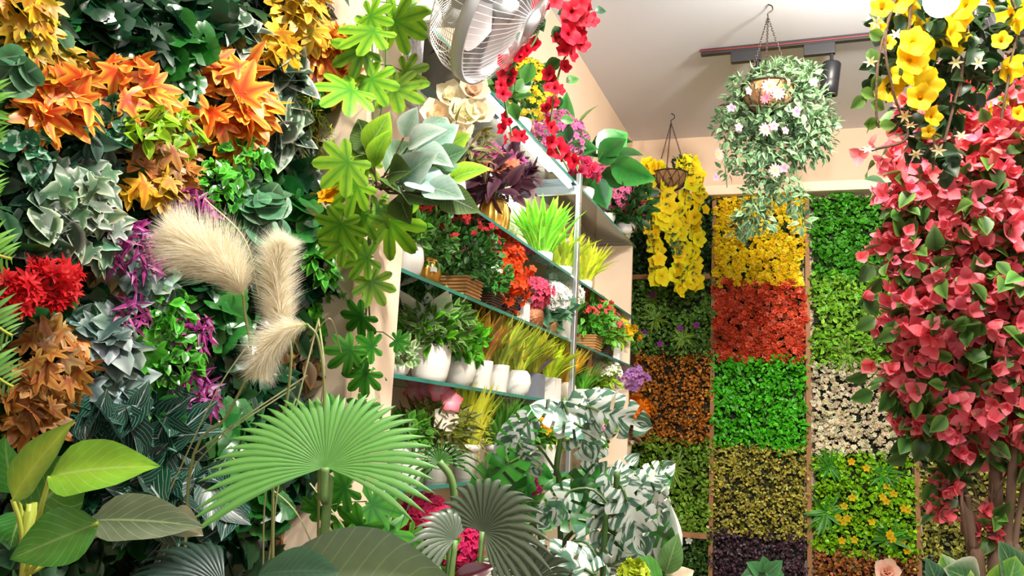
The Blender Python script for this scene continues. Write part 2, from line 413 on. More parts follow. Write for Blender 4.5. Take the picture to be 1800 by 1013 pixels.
def tuft(F, c, n, h, spread, tpls, cC, cE, r0=.02, jit=.15, p=1., lean=(0, 0, 0), **k):
    """blades rising from a base and arching out"""
    th = rng.uniform(0, 2*PI, n); k_ = rng.uniform(0, 1, n)**.6*spread
    rad = np.stack([np.cos(th), np.sin(th), np.zeros(n)], 1)
    d = unit(rad*k_[:, None]+np.array([0, 0, 1.])+np.array(lean))
    nn = unit(-rad*.8+np.array([0, 0, .8])+rnd(n)*.15)
    pos = np.array(c)+rad*(r0*rng.uniform(0, 1, n))[:, None]
    F.add(tpls, pos, d, nn, h*rng.uniform(.6, 1.1, n), cC, cE, jit, p, **k)
def leaf_bt(F, tpls, base, tip, cC, cE, nrm=None, w=1., jit=.05, p=1.):
    """one leaf from a base point to a tip point"""
    base = np.array(base, float); tip = np.array(tip, float); d = tip-base; L_ = np.linalg.norm(d)
    if nrm is None: nrm = CO-base
    F.add(tpls, base, d, nz(nrm), L_, cC, cE, jit, p)
# ================================================================== ROOM
PLAST = mat('wall_plaster', (216, 190, 164), .85, var=.03, scale=3, bump=.05)
PLASTC = mat('ceiling_plaster', (212, 212, 218), .9, var=.03, scale=2, bump=.05)
FLOORM = mat('floor_tiles', (150, 138, 122), .35, var=.08, scale=4)
CREAM = mat('pillar_cream_paint', (240, 216, 188), .6, var=.02, scale=6)
WOODB = mat('batten_wood', (150, 108, 68), .7, var=.22, scale=14, stretch=(1, 1, .15), bump=.3)
DARKB = mat('backing_dark', (26, 34, 20), .9, var=.3, scale=20)
def struct(name, mb, m, **k): return tag(mb.build(name, m, **k), kind='structure')
XR = 3.4; YF = -1.6
bl = wallY(XW); br_ = wallY(XR)
struct('wall_left', MB().box((XW-.1, YF, 0), (XW, bl+.2, H)), PLAST)
w = MB(); w.add([(XW-.1, bl, 0), (XR+.1, br_, 0), (XR+.1, br_+.1, 0), (XW-.1, bl+.1, 0), (XW-.1, bl, H), (XR+.1, br_, H), (XR+.1, br_+.1, H), (XW-.1, bl+.1, H)],
                [(0, 1, 2, 3), (4, 7, 6, 5), (0, 4, 5, 1), (1, 5, 6, 2), (2, 6, 7, 3), (3, 7, 4, 0)])
struct('wall_back', w, PLAST)
struct('wall_right', MB().box((XR, YF, 0), (XR+.1, br_+.2, H)), PLAST)
struct('wall_front', MB().box((XW-.1, YF-.1, 0), (XR+.1, YF, H)), PLAST)
struct('floor', MB().box((XW-.1, YF-.1, -.1), (XR+.1, br_+.2, 0)), FLOORM)
struct('ceiling', MB().box((XW-.1, YF-.1, H), (XR+.1, br_+.2, H+.1)), PLASTC)
# ledge above the plant panels
zb0 = float(onB(1300, 342, .12)[2]); zb1 = zb0+.07
w = MB(); y0 = wallY(XW, .14); y1 = wallY(XR, .14)
w.add([(XW, y0, zb0), (XR, y1, zb0), (XR, br_, zb0), (XW, bl, zb0), (XW, y0, zb1), (XR, y1, zb1), (XR, br_, zb1), (XW, bl, zb1)],
      [(0, 3, 2, 1), (4, 5, 6, 7), (0, 1, 5, 4), (1, 2, 6, 5), (2, 3, 7, 6), (3, 0, 4, 7)])
struct('trim_1', w, CREAM)
# pillar at the near end of the shelves
struct('trim_2', MB().box((XW, 1.86, 0), (XS+.01, 2.11, H)), CREAM, bevel=.004)

# ------------------------------------------------------------------ back wall plant panels
OFF = .10
def BX(px, py): return float(onB(px, py, OFF)[0])
def BZ(px, py): return float(onB(px, py, OFF)[2])
cols = [(XW+.01, BX(1249, 640)-.012), (BX(1253, 640)+.01, BX(1417, 640)-.02), (BX(1424, 640)+.03, BX(1611, 800)-.02), (BX(1616, 800)+.02, BX(1616, 800)+.66), (BX(1616, 800)+.7, BX(1616, 800)+1.34), (BX(1616, 800)+1.38, BX(1616, 800)+2.02)]
rowz = [[BZ(1180, 348), BZ(1180, 487), BZ(1180, 621), BZ(1180, 775), BZ(1180, 938), BZ(1180, 1090)],
        [BZ(1330, 345), BZ(1330, 497), BZ(1330, 630), BZ(1330, 785), BZ(1330, 940), BZ(1330, 1100)],
        [BZ(1500, 343), BZ(1500, 486), BZ(1500, 640), BZ(1500, 796), BZ(1500, 975), BZ(1500, 1110)]]
rowz += [rowz[2], rowz[2], rowz[2]]
P = lambda cC, cE, n=1500, s=.042, tp=TINY, j=.3, base=(20, 40, 12), extra=None, hue=.08: dict(cC=cC, cE=cE, n=n, s=s, tp=tp, j=j, base=base, extra=extra, hue=hue)
SPEC = {
 (0, 0): (P((24, 58, 22), (44, 92, 34), 1100, .05), 'dark green leafy plant panel, top left of the back wall under the ledge', None),
 (0, 1): (P((62, 104, 36), (104, 150, 56), 1200, .05), 'mid green mixed panel with spiky fern tufts and tiny purple flowers', 'fern'),
 (0, 2): (P((150, 88, 26), (216, 138, 48), 1500, .036, j=.4), 'rusty orange-brown leaf panel beside the shelf end', None),
 (0, 3): (P((84, 132, 34), (140, 184, 56), 1400, .046, SMALL), 'mid green leaf panel with a fern, below the rusty orange-brown panel', 'fern2'),
 (0, 4): (P((36, 72, 24), (70, 112, 40), 1200, .045), 'dark green leaf panel dotted with small white flowers, bottom of the first column', 'white'),
 (1, 0): (P((240, 200, 20), (252, 226, 40), 1250, .044, FIVE, j=.13), 'bright yellow flower panel in the top row under the ledge', 'under'),
 (1, 1): (P((190, 62, 34), (226, 96, 62), 1300, .042, FIVE, j=.22), 'coral red leaf panel below the bright yellow flower panel', 'under2'),
 (1, 2): (P((44, 140, 14), (88, 200, 34), 1350, .05, SMALL, j=.25), 'vivid green leaf panel directly below the coral red panel', None),
 (1, 3): (P((128, 120, 34), (196, 190, 84), 1500, .036, j=.38), 'dull olive-yellow leaf panel below the vivid green panel', None),
 (1, 4): (P((52, 34, 44), (96, 70, 84), 1500, .036, j=.35), 'dark purple leaf panel at the foot of the second column', None),
 (2, 0): (P((40, 116, 18), (84, 172, 40), 1350, .05, SMALL, j=.28), 'bright green round-leaf panel at the top of the third column', None),
 (2, 1): (P((88, 152, 24), (150, 206, 66), 1200, .06, SMALL, j=.25), 'lime green mixed-leaf panel with a grassy tuft in the third column', 'grass'),
 (2, 2): (P((196, 186, 150), (236, 228, 200), 1250, .032, FIVE, j=.18, base=(34, 34, 16)), 'cream white blossom panel on dark leaves', 'under3'),
 (2, 3): (P((92, 156, 12), (150, 210, 30), 1350, .048, SMALL, j=.25), 'yellow-green panel with lily tufts and small yellow flowers', 'lily'),
 (2, 4): (P((110, 60, 30), (180, 120, 60), 1200, .045, SMALL, j=.45, hue=.25), 'mottled red, brown and green leaf panel at the foot of the third column', None),
 (3, 0): (P((70, 130, 24), (120, 180, 50), 900, .06, SMALL), 'green leaf panel behind the top of the pink blossom tree', None),
 (3, 1): (P((190, 160, 20), (230, 210, 50), 900, .05, FIVE), 'yellow flower panel glimpsed through the pink blossom tree', 'under'),
 (3, 2): (P((60, 120, 24), (110, 170, 50), 900, .06, SMALL), 'green leaf panel glimpsed low behind the pink blossom tree crown', None),
 (3, 3): (P((110, 116, 40), (176, 176, 84), 1200, .046, SMALL, j=.4), 'olive and tan small-leaf panel behind the pink tree trunks', None),
 (3, 4): (P((40, 62, 40), (80, 104, 74), 900, .06, SMALL), 'dark grey-green leaf panel at the foot of the fourth column', None),
 (4, 2): (P((100, 150, 30), (160, 200, 50), 900, .06, SMALL), 'light green leaf panel right of the tree trunks, third row', None),
 (4, 3): (P((110, 160, 30), (190, 210, 50), 900, .05, SMALL), 'yellow-green leaf panel right of the tree trunks, fourth row', None),
 (4, 4): (P((40, 62, 40), (80, 104, 74), 700, .07, SMALL), 'dark leaf panel right of the tree trunks, bottom row', None),
}
BNN = -BN
def bpt(x, z, off): return np.array([x, wallY(x, off), z])
for (c, r), (sp, label, extra) in SPEC.items():
    x0, x1 = cols[c]; z1, z0 = rowz[c][r], rowz[c][r+1]
    cx, cz = (x0+x1)/2, (z0+z1)/2
    root = thing('plant_panel', bpt(cx, cz, .0), label, 'plant panel', 'plant panels on the back wall')
    bk = MB(); bk.add([bpt(x0, z0, .002), bpt(x1, z0, .002), bpt(x1, z1, .002), bpt(x0, z1, .002), bpt(x0, z0, .03), bpt(x1, z0, .03), bpt(x1, z1, .03), bpt(x0, z1, .03)],
                      [(0, 1, 2, 3), (4, 7, 6, 5), (0, 4, 5, 1), (1, 5, 6, 2), (2, 6, 7, 3), (3, 7, 4, 0)])
    bk.build('backing_mat', DARKB, root)
    F = Fol(); n = int(sp['n']*1.7); sp['s'] *= .68 if sp['tp'] is not FIVE else .5; n = int(n*1.35) if sp['tp'] is FIVE else n
    def scat(n, o0, o1, m=.0):
        X = rng.uniform(x0+m-.012, x1-m+.012, n); Zc = rng.uniform(z0+m-.015, z1-m+.015, n); O = rng.uniform(o0, o1, n)
        return np.stack([X, CORN[1]+(X-XW)*.028-O, Zc], 1)
    n0 = int(n*.5)
    def put(pos, tp, s, cC, cE, j, hue=.08, face=.55):
        k = len(pos)
        nn = unit(BNN*1.+rnd(k)*face+np.array([0, 0, .45])); d = unit(rnd(k)*.8+np.array([0, 0, -.1])+BNN*.25)
        F.add(tp, pos, d, nn, s*rng.uniform(.7, 1.25, k), cC, cE, j, hue=hue)
    under = extra in ('under', 'under2', 'under3')
    gc, ge = {'under': ((50, 84, 18), (90, 130, 30)), 'under2': ((60, 66, 30), (96, 100, 50)), 'under3': ((40, 48, 26), (78, 88, 50))}.get(extra, (np.array(sp['cC'])*.55, np.array(sp['cE'])*.6))  # default: lower leaves darkened in colour, shade painted into the gaps
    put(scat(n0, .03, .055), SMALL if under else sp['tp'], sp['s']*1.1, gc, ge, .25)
    # clustered tops leave hollows where the darker-coloured lower leaves show
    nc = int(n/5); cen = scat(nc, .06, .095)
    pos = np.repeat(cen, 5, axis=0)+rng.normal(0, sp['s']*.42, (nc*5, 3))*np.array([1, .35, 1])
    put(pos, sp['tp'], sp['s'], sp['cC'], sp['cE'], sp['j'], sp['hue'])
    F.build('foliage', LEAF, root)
    if extra in ('fern', 'fern2', 'grass', 'lily'):
        spots = {'fern': [(.35, .45, .11), (.7, .2, .09), (.3, .7, .08)], 'fern2': [(.6, .7, .13)], 'grass': [(.35, .12, .12)], 'lily': [(.15, .85, .12), (.1, .38, .15), (.75, .2, .13), (.7, .8, .12)]}[extra]
        for (u, v, R) in spots:
            G = Fol(); p = bpt(x0+(x1-x0)*u, z0+(z1-z0)*v, .08); k = 26
            th = rng.uniform(0, 2*PI, k); e1 = np.array([1., 0, 0])
            d = unit(np.outer(np.cos(th), e1)+np.outer(np.sin(th), (0, 0, 1.))+BNN*.5)
            cc = ((60, 110, 24), (150, 190, 70)) if extra != 'lily' else ((34, 104, 22), (80, 160, 40))
            G.add(LANCE if extra != 'grass' else BLADE, p+rnd(k)*.006, d, unit(BNN+rnd(k)*.3), R*rng.uniform(.7, 1.15, k), cc[0], cc[1], .2)
            G.build('fern_tuft' if extra != 'lily' else 'leaf_tuft', LEAF, root)
    dots = {'white': ((240, 240, 232), 7), 'lily': ((244, 206, 20), 22), 'fern': ((150, 60, 160), 5)}.get(extra)
    if dots:
        for i in range(dots[1]):
            G = Fol(); p = scat(1, .1, .11, .05)
            G.add(FIVE, p, (0, 0, 1.), BNN+rnd(1)[0]*.2, .028, np.array(dots[0])*.8, dots[0], .05); G.build('flower', PETAL, root)
# wooden battens between the columns
bcat = 'wooden batten'
for bx, z0, z1, lab in ((BX(1251, 700), .2, rowz[0][0], 'upright wooden batten left of the yellow flower panel'), (BX(1421, 700), .2, rowz[1][0], 'upright wooden batten right of the yellow and coral panels'),
                        (BX(1613, 850), .2, rowz[1][0], 'upright wooden batten left of the pink tree trunks'), (cols[3][1]+.02, .2, rowz[1][0], 'upright wooden batten hidden behind the pink blossom tree')):
    b = MB(); h = .015
    b.add([bpt(bx-h, z0, .002), bpt(bx+h, z0, .002), bpt(bx+h, z1, .002), bpt(bx-h, z1, .002), bpt(bx-h, z0, .075), bpt(bx+h, z0, .075), bpt(bx+h, z1, .075), bpt(bx-h, z1, .075)],
          [(0, 1, 2, 3), (4, 7, 6, 5), (0, 4, 5, 1), (1, 5, 6, 2), (2, 6, 7, 3), (3, 7, 4, 0)])
    tag(b.build('wooden_batten', WOODB, origin=bpt(bx, z0, .03)), lab, bcat)
for (zz, xa, xb, lab) in ((rowz[0][1], XW+.005, cols[0][1]-.0, 'horizontal wooden batten below the dark green top left panel'), (rowz[0][4], XW+.3, cols[0][1], 'horizontal wooden batten above the panel with small white flowers')):
    b = MB()
    b.add([bpt(xa, zz-.018, .002), bpt(xb, zz-.018, .002), bpt(xb, zz+.018, .002), bpt(xa, zz+.018, .002), bpt(xa, zz-.018, .115), bpt(xb, zz-.018, .115), bpt(xb, zz+.018, .115), bpt(xa, zz+.018, .115)],
          [(0, 1, 2, 3), (4, 7, 6, 5), (0, 4, 5, 1), (1, 5, 6, 2), (2, 6, 7, 3), (3, 7, 4, 0)])
    tag(b.build('wooden_batten', WOODB, origin=bpt(xa, zz, .03)), lab, bcat)

# ================================================================== GLASS SHELVES
def glassmat():
    m, nt, N, L = newmat('glass_clear')
    out = N.new('ShaderNodeOutputMaterial'); tr = N.new('ShaderNodeBsdfTransparent'); tr.inputs[0].default_value = (.86, .95, .92, 1)
    gl = N.new('ShaderNodeBsdfGlossy'); gl.inputs['Roughness'].default_value = .03; gl.inputs[0].default_value = (.9, 1, .97, 1)
    fr = N.new('ShaderNodeFresnel'); fr.inputs[0].default_value = 1.5
    no = N.new('ShaderNodeTexNoise'); no.inputs['Scale'].default_value = 2
    mth = N.new('ShaderNodeMath'); mth.operation = 'MULTIPLY_ADD'; mth.inputs[1].default_value = 1.0; mth.inputs[2].default_value = .03
    L.new(fr.outputs[0], mth.inputs[0]); mx = N.new('ShaderNodeMixShader'); L.new(mth.outputs[0], mx.inputs[0]); L.new(tr.outputs[0], mx.inputs[1]); L.new(gl.outputs[0], mx.inputs[2])
    L.new(mx.outputs[0], out.inputs[0]); return m
GLASS = glassmat()
GEDGE = mat('glass_edge_teal', (52, 128, 118), .15, var=.12, scale=8, spec=.8)
ALU = mat('brushed_aluminium', (205, 208, 214), .3, metal=.85, var=.05, scale=30, stretch=(1, 1, .05))
LEDM = mat('led_tube', (255, 255, 255), .4, emit=(225, 240, 255), es=11)
ZS = dict(G=.86, C=1.32, B=1.636, A=1.935, D=2.245, E=2.71)
YA, YB = 2.115, 5.30
SH = thing('display_shelf', (XS, 3.7, 0), 'wall display shelf of green-edged glass with an aluminium post and end board', 'shelf')
for k, z in ZS.items():
    x0, x1 = XW+.004, XS
    g = MB().box((x0, YA, z-.01), (x1, YB+.06, z))
    o = g.build('glass_shelf', GLASS, SH)
    e = MB().box((x1-.001, YA, z-.011), (x1+.002, YB+.06, z+.0005)).box((x0, YB+.058, z-.011), (x1, YB+.061, z+.0005))
    e.build('glass_edge', GEDGE, o)
    e = MB().box((x0, YA, z-.011), (x0+.003, YB, z)); e.build('glass_edge', GEDGE, o)
MB().box((XS-.004, 3.905, .05), (XS+.018, 3.945, 2.76)).build('post', ALU, SH, bevel=.003)
MB().box((XW+.002, YB-.02, 0), (XS-.006, YB, 2.70)).build('end_board', CREAM, SH)
MB().box((XW+.002, 3.915, 2.66), (XS, 3.935, 2.70)).build('bracket', ALU, SH)
for z in (ZS['A'], ZS['B'], ZS['D']):
    for y in (2.75, 3.35, 3.92, 4.6): MB().box((XW+.002, y-.006, z-.03), (XW+.16, y+.006, z-.012)).build('bracket', ALU, SH)
# light tubes
def tube_light(a, b, r, lab):
    root = thing('tube_light', a, lab, 'tube light')
    MB().tube([a, b], r, 12).build('glowing_tube', LEDM, root, sm=True)
    d = nz(np.array(b)-np.array(a))
    for q, s in ((a, -1), (b, 1)): MB().tube([q, np.array(q)+d*s*.02], r*1.25, 12).build('end_cap', ALU, root, sm=True)
tube_light(np.array([XS-.03, 2.72, 2.69]), np.array([XS-.03, 3.88, 2.69]), .011, 'glowing white tube light under the front edge of the top glass shelf')
tube_light(np.array([XW+.03, 3.35, 2.53]), np.array([XW+.03, 4.15, 2.53]), .016, 'glowing white tube light fixed to the wall above the potted grass tufts')

# ================================================================== POTTED PLANTS ON THE SHELVES
WHITEC = mat('white_ceramic', (240, 236, 228), .3, var=.02, coat=.3); GREYC = mat('grey_ceramic', (118, 122, 134), .4)
GOLD = mat('gold_ceramic', (205, 160, 72), .28, metal=.9, var=.06, bump=.1); COPPER = mat('copper_glitter', (170, 110, 78), .35, metal=.7, var=.3, scale=120, bump=.5)
DBROWN = mat('dark_brown_slats', (64, 44, 36), .55, var=.2, scale=30); SLAT = mat('bamboo_slats', (176, 132, 78), .6, var=.25, scale=18, stretch=(1, 1, 6))
BASK = mat('woven_basket', (150, 108, 66), .8, var=.35, scale=70, bump=.6); PRINT = mat('printed_pot', (232, 230, 224), .4, var=.05); NAVY = mat('navy_print', (34, 42, 74), .5); ORPR = mat('orange_print', (232, 150, 50), .5)
CREAMC = mat('cream_ceramic', (238, 226, 204), .35, var=.03, coat=.2); SOIL = mat('pot_soil', (50, 38, 28), .95, var=.3, scale=60)
PROF = {
 'taper': [(.72, 0), (.86, .2), (.98, .55), (1, .85), (.98, 1), (.92, 1), (.9, .9)],
 'egg': [(.55, 0), (.85, .22), (1, .55), (.92, .85), (.74, 1), (.68, 1), (.66, .92)],
 'cyl': [(.8, 0), (.84, .02), (1, .97), (1, 1), (.93, 1), (.92, .9)],
 'bowl': [(.45, 0), (.8, .3), (1, .8), (1, 1), (.93, 1), (.9, .85)],
 'rim': [(.68, 0), (.84, .78), (.86, .8), (1, .81), (1, 1), (.92, 1), (.9, .9)],
}
def pot(root, kind, m, w, h, sq=0, name='pot'):
    c = np.array(root.location); b = MB()
    if kind == 'box':
        b.lathe([(.9*w, 0), (w, h*.03), (w, h), (w*.9, h), (w*.88, h*.9)], c, n=32, sq=1)
    elif kind == 'slat':
        b.lathe([(w*(.9+.1*i/28)*(1.02 if (i//2) % 2 else .95), h*i/28) for i in range(29)]+[(w*.88, h), (w*.86, h*.92)], c, n=32, sq=1)
    elif kind == 'gold':
        b.lathe([(r*w, z*h) for r, z in [(.6, 0), (.8, .1), (.95, .3), (1, .5), (.95, .7), (.8, .9), (.7, 1), (.62, 1), (.6, .92)]], c, n=48, flute=.035, fl_n=12)
    else: b.lathe([(r*w, z*h) for r, z in PROF[kind]], c, n=32)
    o = b.build(name, m, root, sm=(kind != 'box' and kind != 'slat'))
    if kind == 'pat':
        pass
    MB().lathe([(w*.86, h*.88), (w*.5, h*.9)], c, n=20, sq=1 if kind in ('box', 'slat') else 0).build('soil', SOIL, root)
    return o
def flower_parts(root, tpls, spots, size, cC, cE, nrm_out, m=PETAL, name='flower'):
    for p in spots:
        F = Fol(); nn = nz(nrm_out(p)); F.add(tpls, p, np.cross(nn, rnd(1)[0]), nn, size*rng.uniform(.8, 1.2), cC, cE, .1); F.build(name, m, root)
def potted(row, px, label, pk, pm, pw, ph, plants, xo=.0, cat='potted plant', py=None):
    """px: where the foot of the pot stands along its shelf; pw, ph in metres"""
    if row == 'B': pw *= 1.1; ph *= 1.1
    z = ZS[row]; X = XS-.03-pw+xo
    # find the Y on the line X, z whose picture column is px
    lo, hi = 1.8, 6.0
    for _ in range(50):
        mid = (lo+hi)/2; q = np.array([X, mid, z])-CO; x = 900+FPX*(q @ CR)/(q @ CF)
        if x < px: lo = mid
        else: hi = mid
    c = np.array([X, lo, z+.0005]); root = thing('potted_plant', c, label, cat)
    pot(root, pk, pm, pw, ph)
    top = c+np.array([0, 0, ph*.9])
    for pl in plants: pl(root, top, pw, ph)
    return root
# plant makers --------------------------------------------------
def g_bush(cC, cE, R=.1, n=260, s=.05, tp=None, up=1.0, h=None, mt=None, j=.25, fl=None, name='foliage'):
    def f(root, top, w, hh):
        F = Fol(); c = top+np.array([0, 0, R*.75 if h is None else h])
        ball(F, c, (R, R, R*.8*up), tp or OVAL, s, n, cC, cE, inner=.2, up=.35, jit=j); 
        st = MB()
        F.build(name, mt or LEAF, root)
        for i in range(7): e = c+rng.normal(0, R*.35, 3); st.tube([top-np.array([0, 0, .01])+rng.normal(0, w*.2, 3)*[1, 1, 0], (top+e)/2, e], .0018, 4)
        st.build('stems', STEM, root)
    return f
def g_grass(cC, cE, h=.2, n=110, spread=.6, tp=None, mt=None, j=.25, name='foliage', lean=(0, 0, 0), p=1., r0=.03):
    cC = np.minimum(np.array(cC)*1.25+16, 250); cE = np.minimum(np.array(cE)*1.15+14, 252)
    def f(root, top, w, hh):
        F = Fol(); tuft(F, top-np.array([0, 0, .01]), int(n*.62), h*.9, spread*.72, tp or BLADE, cC, cE, r0=r0, jit=j, lean=lean, p=p); F.build(name, mt or LEAF, root)
    return f
def g_flowers(cC, cE, R=.1, n=40, s=.03, tp=None, h=None, hemi=True, squash=.8, off=(0, 0, 0), name='blossoms', inner=.85, stuff=True, p=1.):
    def f(root, top, w, hh):
        F = Fol(); c = top+np.array([0, 0, R*.75 if h is None else h])+np.array(off)
        blossoms(F, c, (R, R, R*squash), tp or FIVE, s*.5, int(n*2.2), cC, cE, inner=inner, hemi=hemi, p=p)
        o = F.build(name, PETAL, root)
    return f
def g_big(cC, cE, spots, s, tp=None, p=1.):
    def f(root, top, w, hh):
        for (dx, dy, dz) in spots:
            F = Fol(); F.add(tp or ROSE, top+np.array([dx, dy, dz]), np.cross((.6+dx*3, -1., .35), rnd(1)[0]), nz((.6+dx*3, -1., .35)), s, cC, cE, .06, p); o = F.build('flower', PETAL, root)
            MB().tube([top, top+np.array([dx*.6, dy*.6, dz*.6]), top+np.array([dx, dy, dz])], .002, 4).build('stem', STEM, root)
    return f
Gd_ = ((26, 74, 28), (58, 120, 44)); Gm = ((50, 110, 30), (104, 168, 56)); Gl = ((104, 160, 24), (176, 214, 60)); Gy = ((150, 164, 30), (214, 206, 70))
# shelf C (low) ------------------------------------------------
potted('C', 712, 'white pot nearest the pillar on the low glass shelf, with fine green sprigs', 'taper', WHITEC, .055, .11, [g_bush(*Gm, R=.07, n=150, s=.04, tp=SMALL)])
potted('C', 765, 'white pot of dark foliage with open pink lilies on the low glass shelf', 'rim', WHITEC, .055, .11,
       [g_bush((54, 84, 24), (130, 130, 50), R=.11, n=260, s=.06, tp=LANCE), g_big((250, 220, 225), (215, 50, 90), [(.06, -.05, .16), (-.03, -.04, .2), (.02, -.06, .19), (-.08, -.03, .18)], .042, CUP5), g_big((250, 245, 225), (240, 235, 205), [(.05, -.06, .1)], .05, CUP5)])
potted('C', 815, 'white rimmed pot of fine yellow-green feathery grass', 'rim', WHITEC, .055, .12, [g_grass((140, 156, 30), (190, 196, 60), h=.27, n=420, spread=.32, tp=NEEDLE, r0=.05), g_bush((150, 164, 34), (190, 196, 60), R=.09, n=500, s=.03, tp=NEEDLE, up=1.5)])
potted('C', 872, 'white rimmed pot of thick dark green grass blades', 'rim', WHITEC, .06, .12, [g_grass((30, 84, 24), (96, 150, 50), h=.25, n=260, spread=1.0, r0=.05)])
potted('C', 926, 'white pot of small yellow flowers behind the marbled monstera', 'rim', WHITEC, .06, .12, [g_bush(*Gm, R=.1, n=220, s=.05), g_flowers((236, 170, 20), (250, 204, 40), R=.1, n=26, s=.05)])
potted('C', 965, 'white pot with lime sprigs, left of the aluminium post on the low shelf', 'cyl', WHITEC, .06, .12, [g_bush(*Gl, R=.09, n=200, s=.05)])
potted('C', 1035, 'cream pot of pink blossoms and yellow sprigs right of the aluminium post, low shelf', 'rim', CREAMC, .07, .12, [g_bush(*Gm, R=.12, n=260, s=.05), g_flowers((220, 130, 190), (240, 180, 214), R=.12, n=50, s=.04), g_flowers((230, 190, 40), (246, 220, 90), R=.12, n=20, s=.03)])
potted('C', 1092, 'pale pot of a big orange feathery bloom at the far end of the low shelf', 'rim', CREAMC, .08, .15, [g_bush((110, 84, 60), (150, 120, 84), R=.11, n=160, s=.07), g_flowers((226, 110, 10), (250, 160, 30), R=.16, n=110, s=.1, tp=STAR, off=(.04, -.05, .06), inner=.4)])
# shelf B -------------------------------------------------------
potted('B', 700, 'low pale pot with small white berries and sprigs beside the pillar', 'bowl', WHITEC, .03, .03, [g_bush((80, 140, 60), (200, 220, 170), R=.05, n=120, s=.03, tp=SMALL)], xo=.02)
potted('B', 754, 'large tapered white pot of bushy mixed green leaves with pale sage tips', 'taper', WHITEC, .062, .115,
       [g_bush((50, 96, 40), (130, 170, 84), R=.12, n=620, s=.05, tp=[oval(.17, curl=c) for c in (.1, .3)]), g_bush((60, 150, 20), (120, 204, 40), R=.1, n=160, s=.05, h=.08, name='leaf_spray'), g_grass((150, 176, 140), (214, 224, 200), h=.24, n=26, spread=.5, tp=OVAL, name='sage_sprigs')])
potted('B', 803, 'rounded white pot of bright green leaves with a tall yellow frond', 'egg', WHITEC, .058, .1, [g_bush((50, 140, 20), (110, 196, 40), R=.09, n=240, s=.05), g_grass((190, 180, 20), (230, 214, 50), h=.26, n=26, spread=.4, tp=LANCE, name='yellow_fronds')])
potted('B', 843, 'slim white tumbler pot of orange-tipped grass, third from the left in its row', 'cyl', WHITEC, .042, .1, [g_grass((90, 110, 24), (190, 120, 50), h=.25, n=220, spread=.6), g_grass((210, 100, 80), (236, 130, 110), h=.2, n=14, spread=.5, tp=LANCE, name='pink_fronds')])
potted('B', 873, 'slim white tumbler pot of olive grass with rosy spikes, fourth in its row', 'cyl', WHITEC, .042, .1, [g_grass((84, 124, 30), (190, 190, 70), h=.24, n=220, spread=.7), g_grass((190, 130, 130), (220, 160, 150), h=.17, n=14, spread=.5, tp=LANCE, name='pink_fronds')])
potted('B', 905, 'rounded cream-white pot of orange and green grass before the grey pot', 'egg', WHITEC, .06, .1, [g_grass((80, 130, 24), (200, 190, 60), h=.25, n=240, spread=.7), g_grass((226, 130, 20), (240, 160, 40), h=.21, n=16, spread=.35, tp=LANCE, name='orange_fronds')])
potted('B', 932, 'grey square pot with violet spikes and long olive grass', 'box', GREYC, .045, .1, [g_grass((100, 120, 24), (180, 170, 50), h=.24, n=200, spread=.8), g_grass((110, 90, 130), (150, 130, 170), h=.14, n=16, spread=.4, tp=OVAL, name='violet_spikes')])
potted('B', 962, 'square white pot of lime grass left of the post', 'box', WHITEC, .045, .1, [g_grass((120, 160, 20), (200, 210, 40), h=.24, n=240, spread=.8)])
potted('B', 990, 'cream pot of yellow and orange grass right behind the aluminium post', 'egg', CREAMC, .06, .1, [g_grass((170, 130, 30), (220, 180, 60), h=.24, n=220, spread=.8)])
potted('B', 1022, 'low rounded white bowl pot of green blades with salmon spikes', 'bowl', WHITEC, .085, .09, [g_grass((50, 120, 30), (110, 176, 50), h=.2, n=200, spread=.8), g_grass((226, 110, 80), (244, 150, 110), h=.26, n=30, spread=.4, tp=LANCE, name='salmon_spikes')])
potted('B', 1052, 'white pot of pale white blossoms and lime leaves, far part of the middle shelf', 'cyl', WHITEC, .07, .11, [g_bush(*Gl, R=.11, n=240, s=.05), g_flowers((236, 236, 214), (250, 250, 238), R=.13, n=90, s=.035)])
potted('B', 1082, 'white pot with a spray of mauve orchids leaning off the shelf end', 'cyl', WHITEC, .075, .12, [g_bush(*Gm, R=.08, n=120, s=.05), g_flowers((176, 110, 190), (214, 160, 226), R=.13, n=60, s=.055, tp=FIVE, off=(.1, -.05, .0), squash=.6, inner=.3, hemi=False)])
# shelf A -------------------------------------------------------
potted('A', 712, 'smooth white egg-shaped pot half hidden by the pillar', 'egg', WHITEC, .055, .115, [g_bush(*Gm, R=.07, n=160, s=.04)])
GP = potted('A', 746, 'dimpled gold pot with a price sticker under red berry sprays', 'gold', GOLD, .05, .095, [g_bush((40, 100, 34), (90, 150, 60), R=.1, n=300, s=.03, tp=SMALL, up=1.2), g_flowers((180, 30, 36), (214, 60, 64), R=.13, n=46, s=.026, h=.14)])
q = np.array(GP.location); MB().box((q[0]+.035, q[1]-.04, q[2]+.045), (q[0]+.05, q[1]-.02, q[2]+.06)).build('price_sticker', PRINT, GP)
potted('A', 800, 'wide bamboo-slat planter of dark green leaves dotted with red flowers', 'slat', SLAT, .075, .085, [g_bush((26, 84, 26), (70, 134, 50), R=.15, n=700, s=.032, tp=SMALL), g_flowers((176, 30, 40), (216, 60, 66), R=.16, n=40, s=.026)])
potted('A', 848, 'dark brown ribbed planter of green foliage between the bamboo planter and the orange blossoms', 'slat', DBROWN, .06, .065, [g_bush((30, 90, 30), (80, 150, 60), R=.1, n=420, s=.034, tp=SMALL), g_flowers((230, 236, 220), (246, 250, 240), R=.1, n=14, s=.02)])
potted('A', 880, 'dark ribbed wooden pot of a tall orange-red blossom mound', 'slat', DBROWN, .055, .085, [g_flowers((214, 60, 14), (244, 96, 34), R=.13, n=170, s=.042, tp=FIVE, inner=.45, squash=1.15, hemi=False)])
